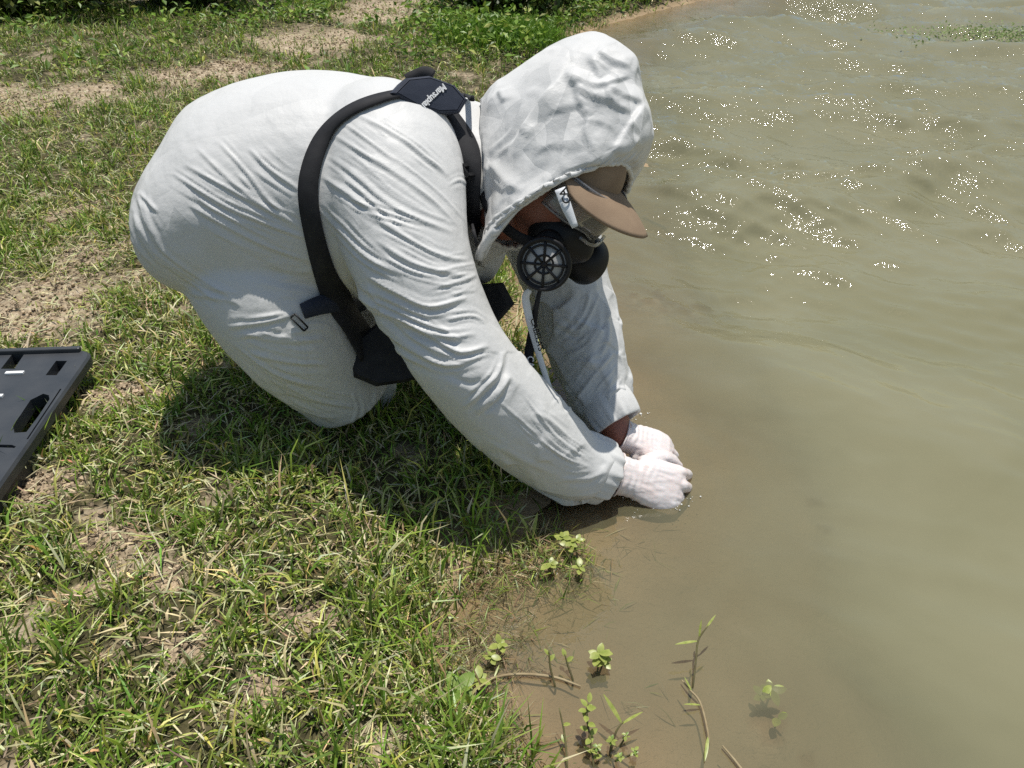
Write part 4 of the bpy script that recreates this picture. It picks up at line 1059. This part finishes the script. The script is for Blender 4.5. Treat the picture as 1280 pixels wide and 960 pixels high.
# ------------------------------------------------------------------ plants in the shallows
def leaf_shape(L, W, fold=.12, droop=.15):
    n = 6; v, f = [], []
    for k in range(n + 1):
        u = k / n; hw = W / 2 * math.sin(math.pi * min(u * .96 + .04, 1)) ** .7 if k < n else .0004
        zc = -droop * L * u * u
        v += [(u * L, -hw, zc + fold * hw), (u * L, 0, zc), (u * L, hw, zc + fold * hw)]
    for k in range(n):
        for j in (0, 1):
            a = k * 3 + j; f.append((a, a + 1, a + 4, a + 3))
    return v, f
def leaf_mesh(name, L, W, material, **kw):
    v, f = leaf_shape(L, W, **kw); me = mesh_from(name, v, f); me.polygons.foreach_set('use_smooth', [True] * len(me.polygons)); me.materials.append(material); return me
LM = {'pond': [leaf_mesh('leaf', .021, .013, M['pond_leaf']), leaf_mesh('leaf', .016, .011, M['pond_leaf'])], 'green': [leaf_mesh('leaf', .026, .016, M['green_leaf']), leaf_mesh('leaf', .02, .013, M['green_leaf'])],
      'small': [leaf_mesh('leaf', .012, .007, M['pond_leaf']), leaf_mesh('leaf', .010, .006, M['green_leaf'])], 'reed': [leaf_mesh('leaf', .045, .006, M['pond_leaf'], droop=.1), leaf_mesh('leaf', .035, .005, M['twig'], droop=.1)]}
def put_leaf(root, me, loc, az, el, s=1.0):
    o = bpy.data.objects.new('leaf', me); o.location = loc; o.rotation_euler = (rng.normal() * .25, -el, az); o.scale = (s, s, s); link(o, root); return o
def rosette(root, me2, c, n, s=1.0, tilt=.25):
    a0 = rng.uniform(0, 6.28)
    for k in range(n):
        put_leaf(root, me2[k % 2], tuple(np.asarray(c) + np.array([0, 0, .0015 * k])), a0 + k * 2.4, tilt + rng.normal() * .15, s * rng.uniform(.8, 1.15))
def stem(root, pts, r=.0016, m_='stem'):
    v, f = tube(pts, [r] * (len(pts) - 1) + [r * .6], 6, count=len(pts) * 4); return mobj('stem', v, f, M[m_], root)
def water_plant(name, px, py, label, heads, kind='pond', z=.012, lean=(0, 0), group=None, n=6):
    b0 = GP(px, py, 0); bed = gz(b0[0], b0[1])
    root = empty(name, (b0[0], b0[1], min(bed, 0))); z0 = -min(bed, 0); tag(root, label, 'water plant', group)
    for (dx, dy, dz, s) in heads:
        c = np.array([dx, dy, z0 + z + dz]); stem(root, [(dx * .2, dy * .2, -.005), (dx * .7, dy * .7, c[2] * .5), tuple(c)]); rosette(root, LM[kind], c, n, s)
    return root
water_plant('water_plant', 572, 876, 'bright green rosette plant at the muddy water edge', [(0, 0, .012, 1.15), (.012, -.012, .006, .9)], 'green')
water_plant('water_plant', 600, 862, 'yellow-green rosette beside the bright green rosette plant', [(0, 0, .008, 1.0)], 'pond', n=7)
water_plant('water_plant', 626, 818, 'twin pale yellow rosettes at one end of the floating twig', [(0, .004, .004, .85), (-.014, -.016, .0, .7)])
water_plant('water_plant', 748, 829, 'dense pale yellow rosette at the other end of the floating twig', [(0, 0, .004, 1.0), (.006, -.006, .0, .8)], n=7)
water_plant('water_plant', 712, 692, 'yellow weed cluster on the little mud hump below the sleeve', [(0, 0, .01, .85), (-.012, .01, .012, .8), (.012, .006, .012, .7)], 'pond')
water_plant('water_plant', 688, 716, 'pale three-leaved sprig on the little mud hump below the sleeve', [(0, 0, .008, .9)], 'pond', n=4)
water_plant('water_plant', 724, 719, 'small yellow sprig at the outer side of the mud hump', [(0, 0, .004, .75)], 'pond', n=5)
water_plant('water_plant', 763, 937, 'clump of tiny pale leaves crowded along stems in the shallows', [(0, 0, .006, .7), (.02, .008, .004, .6), (-.02, -.008, .004, .6), (.008, -.022, .004, .7), (.03, -.012, 0, .6)], 'small', n=7)
water_plant('submerged_plant', 965, 861, 'dull yellow plant lying just under the murky surface', [(0, 0, -.021, 1.1), (-.014, -.006, -.022, .9)], 'pond', n=5)
water_plant('submerged_plant', 974, 894, 'single drowned round yellow leaf out in the murky water', [(0, 0, -.020, .9)], 'pond', n=2)
def sprig(name, pl, label, leafs=(), r=.0016, kind='small', m_='stem', cat='water plant'):
    pts = [GP(x_, y_, z_) for x_, y_, z_ in pl]; base = pts[0].copy(); base[2] = min(gz(base[0], base[1]), 0) if pts[0][2] < .02 else pts[0][2]
    root = empty(name, tuple(base)); tag(root, label, cat)
    q = [(0, 0, -.004)] + [tuple(p - base) for p in pts]; stem(root, q, r, m_)
    for (t_, az, el, s) in leafs:
        c = catmull(np.array(q), 50)[int(t_ * 49)]; put_leaf(root, LM[kind][int(s * 100) % 2], tuple(c), az, el, s)
    return root
sprig('water_sprig', [(742, 958, 0), (738, 925, .02), (733, 893, .045), (736, 878, .055)], 'upright leafy sprig with tiny paired leaves, standing in the shallows', [(t_, a_, .5, 1.1) for t_, a_ in zip(np.linspace(.35, 1, 16), np.arange(16) * 2.6)])
sprig('bare_stem', [(709, 958, 0), (706, 920, .02), (699, 885, .045)], 'thin bare brown stem standing up from the shallows', [(.6, 2, .4, 1), (.8, 0, .4, .9)])
sprig('reed_shoot', [(764, 938, 0), (770, 915, .02), (779, 902, .03)], 'short reed shoot with two pale blades above the tiny-leaved clump', [(.95, 2.3, .7, 1.0), (.9, .5, .2, .8)], kind='reed')
sprig('forked_stem', [(866, 858, 0), (870, 825, .02), (873, 800, .035), (885, 782, .05)], 'dark forked stem rising alone from deeper murky water', [(.75, 3.3, .1, .8), (.78, 1.4, .9, .6), (.95, .8, .5, .6)], kind='reed')
sprig('dead_stalk', [(886, 925, .004), (876, 880, .006), (862, 862, .008), (852, 850, .006)], 'dead pale stalk lying half sunk beside the forked stem', [(.3, 4.4, 0, .8), (.5, 3.2, .3, .6), (.7, 2.0, .5, .5)], kind='reed', m_='twig')
sprig('floating_twig', [(560, 868, .006), (600, 853, .004), (640, 843, .006), (690, 846, .004), (726, 858, .003)], 'pale thin twig floating between the rosette plants', [(.5, 1.2, .2, .5)], .0022, 'reed', 'twig', 'twig')
sprig('branched_sprig', [(694, 858, 0), (688, 835, .02), (686, 812, .045)], 'small dark branched sprig rising beside the floating twig', [(.8, .8, .6, 1), (.9, 2.4, .7, 1)])
sprig('branched_sprig', [(716, 850, 0), (710, 832, .015), (706, 818, .03)], 'shorter sprig between the dark branched sprig and the dense rosette', [(.8, .3, .6, 1), (.95, 2.0, .7, 1)])
sprig('floating_stick', [(942, 985, .004), (922, 955, .004), (903, 932, .004)], 'thin brown stick afloat past the dead stalk', [], .0018, m_='twig', cat='twig')
sprig('fallen_straw', [(40, 690, .05), (18, 668, .06), (0, 652, .06)], 'single pale straw stalk lying on grass by the black panel', [], .0018, m_='twig', cat='straw')
sprig('dry_stalk', [(35, 178, .06), (80, 178, .065), (160, 176, .06)], 'long thin dry stalk lying on the turf behind the person', [], .003, m_='twig', cat='straw')
sprig('reed_plant', [(672, 685, 0), (664, 668, .03), (660, 655, .05)], 'green reed blade pair standing in water below the sleeve', [(.6, 1.2, 1.1, 1), (.7, 2.6, 1.0, .9), (.5, 4.2, 1.0, .8)], kind='reed')
# drowned stems and litter on the shallow bed
k = rng.integers(0, len(SHORE), 90000); ok = (SHORE[k, 1] > .35) & (SHORE[k, 1] < 1.0); sxy = SHORE[k[ok]][:4200]
x = sxy[:, 0] + np.abs(rng.normal(0, .10, len(sxy))); y = sxy[:, 1] + rng.normal(0, .03, len(sxy)); d = shore_dist(x, y); ok = (d < .0) & (fbm(np.c_[x * 14, y * 14, x * 0], 2, 31) > .12); x, y, d = x[ok], y[ok], d[ok]
c = pick(len(x), (0, .5, .7, .8, 1, 3)) * .75
SL = [blades(x, y, ground_z(x, y, d), rng.uniform(.015, .06, len(x)), rng.uniform(.001, .0025, len(x)), rng.uniform(.5, 1.55, len(x)), rng.uniform(0, 6.28, len(x)), c, c, .4)]
lit = join_sets('drowned_litter', SL, M['grass']); tag(lit, 'thin dead stems and litter in the shallow muddy water', 'plant litter', kind='stuff')

# drops and bubbles where the gloves break the surface
n = 150; hx0, hy0 = GP(808, 628, 0)[:2]; kk = rng.integers(0, 3, n)
cx = np.where(kk == 0, hx0, np.where(kk == 1, GP(842, 622, 0)[0], GP(790, 520, 0)[0])) + rng.normal(size=n) * .022; cy = np.where(kk == 0, hy0, np.where(kk == 1, GP(842, 622, 0)[1], GP(790, 520, 0)[1])) + rng.normal(size=n) * .013
v0, f0 = ico(1); v0 = np.array(v0); f0 = np.array(f0); sz = rng.gamma(3, .00032, n)
V = (v0[None] * sz[:, None, None] + np.c_[cx, cy, np.abs(rng.normal(size=n)) * .0008][:, None]).reshape(-1, 3); T = (f0[None] + (np.arange(n) * len(v0))[:, None, None]).reshape(-1, 3)
drops = fast_mesh('splash_drops', V, tris=T, mat=mat('water_foam', (.75, .75, .70), .12, .6), smooth=True)
tag(drops, 'white splash drops and bubbles around the dipped gloves', 'splash', kind='stuff')

# ------------------------------------------------------------------ black slotted panel on the grass
ZP = .125
c_tr = GP(118, 436, ZP); c_br = GP(-4, 612, ZP)
ydir = nrm((c_tr - c_br) * np.array([1, 1, 0])); xdir = nrm(GP(118, 437, ZP) - GP(0, 431, ZP)); xdir = nrm(xdir - ydir * (xdir @ ydir))
Wp, Lp, Tp = .62, float(np.linalg.norm(c_tr - c_br)) + .14, .026
org = c_tr
def PL(u, v, z_=0.0): return org + xdir * u + ydir * v + np.array([0, 0, z_])          # u<=0 to the left, v<=0 towards the observer
def plane_uv(px, py): q = GP(px, py, ZP) - org; return q @ xdir, q @ ydir
panel = empty('slotted_panel', tuple(PL(-.3, -.3, -ZP + .05)))
tag(panel, 'black plastic slotted panel lying on the grass beside the person', 'panel')
def rounded_outline():
    pts = []
    for cx_, cy_, a0 in ((-.03, -.03, 0), (-Wp + .03, -.03, 90), (-Wp + .03, -Lp + .03, 180), (-.03, -Lp + .03, 270)):
        for a in np.linspace(0, 90, 6):
            aa = math.radians(a0 + a); pts.append((cx_ + .03 * math.cos(aa), cy_ + .03 * math.sin(aa)))
    return pts
ol = rounded_outline(); ctr = np.mean(ol, 0)
def inset(k): return [PL(ctr[0] + (u - ctr[0]) * (1 - k / .31), ctr[1] + (v_ - ctr[1]) * (1 - k / .31)) for u, v_ in ol]
rings = [np.array(inset(.004)) + [0, 0, -Tp], np.array(inset(0)) + [0, 0, -Tp + .004], np.array(inset(0)) + [0, 0, -.005], np.array(inset(.004)) + [0, 0, 0]]
pv, pf = rings_mesh(rings)
slab = mobj('panel_body', pv, pf, M['plastic'], smooth=False)
def prism(uv, z0, z1):
    n = len(uv); return np.concatenate([[PL(u, v_, z0) for u, v_ in uv], [PL(u, v_, z1) for u, v_ in uv]]), [tuple(range(n))[::-1], tuple(range(n, 2 * n))] + [(k, (k + 1) % n, n + (k + 1) % n, n + k) for k in range(n)]
def quad_px(a, b_, c, d_): return [plane_uv(*q) for q in (a, b_, c, d_)]
CUT = [quad_px((1, 461), (18, 461), (30, 443), (15, 443)), quad_px((57, 469), (71, 469), (84, 451), (70, 451)),
       [plane_uv(*q) for q in ((18, 541), (33, 540), (48, 520), (62, 499), (61, 494), (54, 492), (38, 500), (26, 518), (16, 532))]]
CUT += [[(u - .20, v_) for u, v_ in CUT[1]], [(u - .33, v_) for u, v_ in CUT[1]], [(u - .28, v_) for u, v_ in CUT[2]], [(u - .14, v_ - .42) for u, v_ in CUT[2]]]
cutters = []
for uv in CUT: cutters.append(prism(uv, -.06, .03))
groove = [plane_uv(*q) for q in ((33, 549), (35, 549), (77, 486), (75, 486))]; cutters.append(prism(groove, -.006, .03))
groove2 = [plane_uv(*q) for q in ((-30, 558), (18, 560), (20, 558), (15, 556), (-30, 555))]; cutters.append(prism(groove2, -.006, .03))
cv, cf = merge(cutters); co = mobj('cutter', cv, cf, smooth=False)
bm = bmesh.new(); bm.from_mesh(co.data); bmesh.ops.recalc_face_normals(bm, faces=bm.faces); bm.to_mesh(co.data); bm.free()
bm = bmesh.new(); bm.from_mesh(slab.data); bmesh.ops.recalc_face_normals(bm, faces=bm.faces); bm.to_mesh(slab.data); bm.free()
bo = slab.modifiers.new('b', 'BOOLEAN'); bo.operation = 'DIFFERENCE'; bo.object = co; bo.solver = 'EXACT'
bpy.context.view_layer.update(); me = evaluated(slab); slab.modifiers.clear(); slab.data = me
bpy.data.objects.remove(co)
keep(slab, panel)
# raised rim along the far edge, skirt under the side, feet, white tabs
for nm, c_, s_ in (('rim', PL(-Wp / 2, -.006, .004), (Wp - .05, .012, .012)), ('side_skirt', PL(-.018, -.36, -Tp - .018), (.014, .42, .040)), ('side_skirt', PL(-Wp + .018, -.36, -Tp - .018), (.014, .42, .040))):
    bv, bf = box((0, 0, 0), s_); bv = np.array([c_ + xdir * q[0] + ydir * q[1] + np.array([0, 0, q[2]]) for q in bv]); o = mobj(nm, bv, bf, M['plastic'], smooth=False)
    bvl = o.modifiers.new('b', 'BEVEL'); bvl.width = .003; bvl.segments = 2; keep(o, panel)
for u, v_ in ((-.06, -.07), (-Wp + .06, -.07), (-.06, -Lp + .09), (-Wp + .06, -Lp + .09)):
    q0 = PL(u, v_); zf = gz(q0[0], q0[1]); tv, tf = tube([np.array([q0[0], q0[1], zf - .01]), np.array([q0[0], q0[1], ZP - Tp + .002])], [.022, .026], 14, count=4); keep(mobj('foot', tv, tf, M['plastic'], smooth=False), panel)
for a, b_ in (((30, 438), (50, 439)), ((8, 467), (30, 467)), ((-10, 496), (4, 496)), ((-60, 438), (-40, 438))):
    u0, v0_ = plane_uv(*a); u1, v1_ = plane_uv(*b_); c_ = PL((u0 + u1) / 2, (v0_ + v1_) / 2, .0015); bv, bf = box((0, 0, 0), (abs(u1 - u0), .008, .005)); bv = np.array([c_ + xdir * q[0] + ydir * q[1] + np.array([0, 0, q[2]]) for q in bv]); keep(mobj('tab', bv, bf, M['tab'], smooth=False), panel)
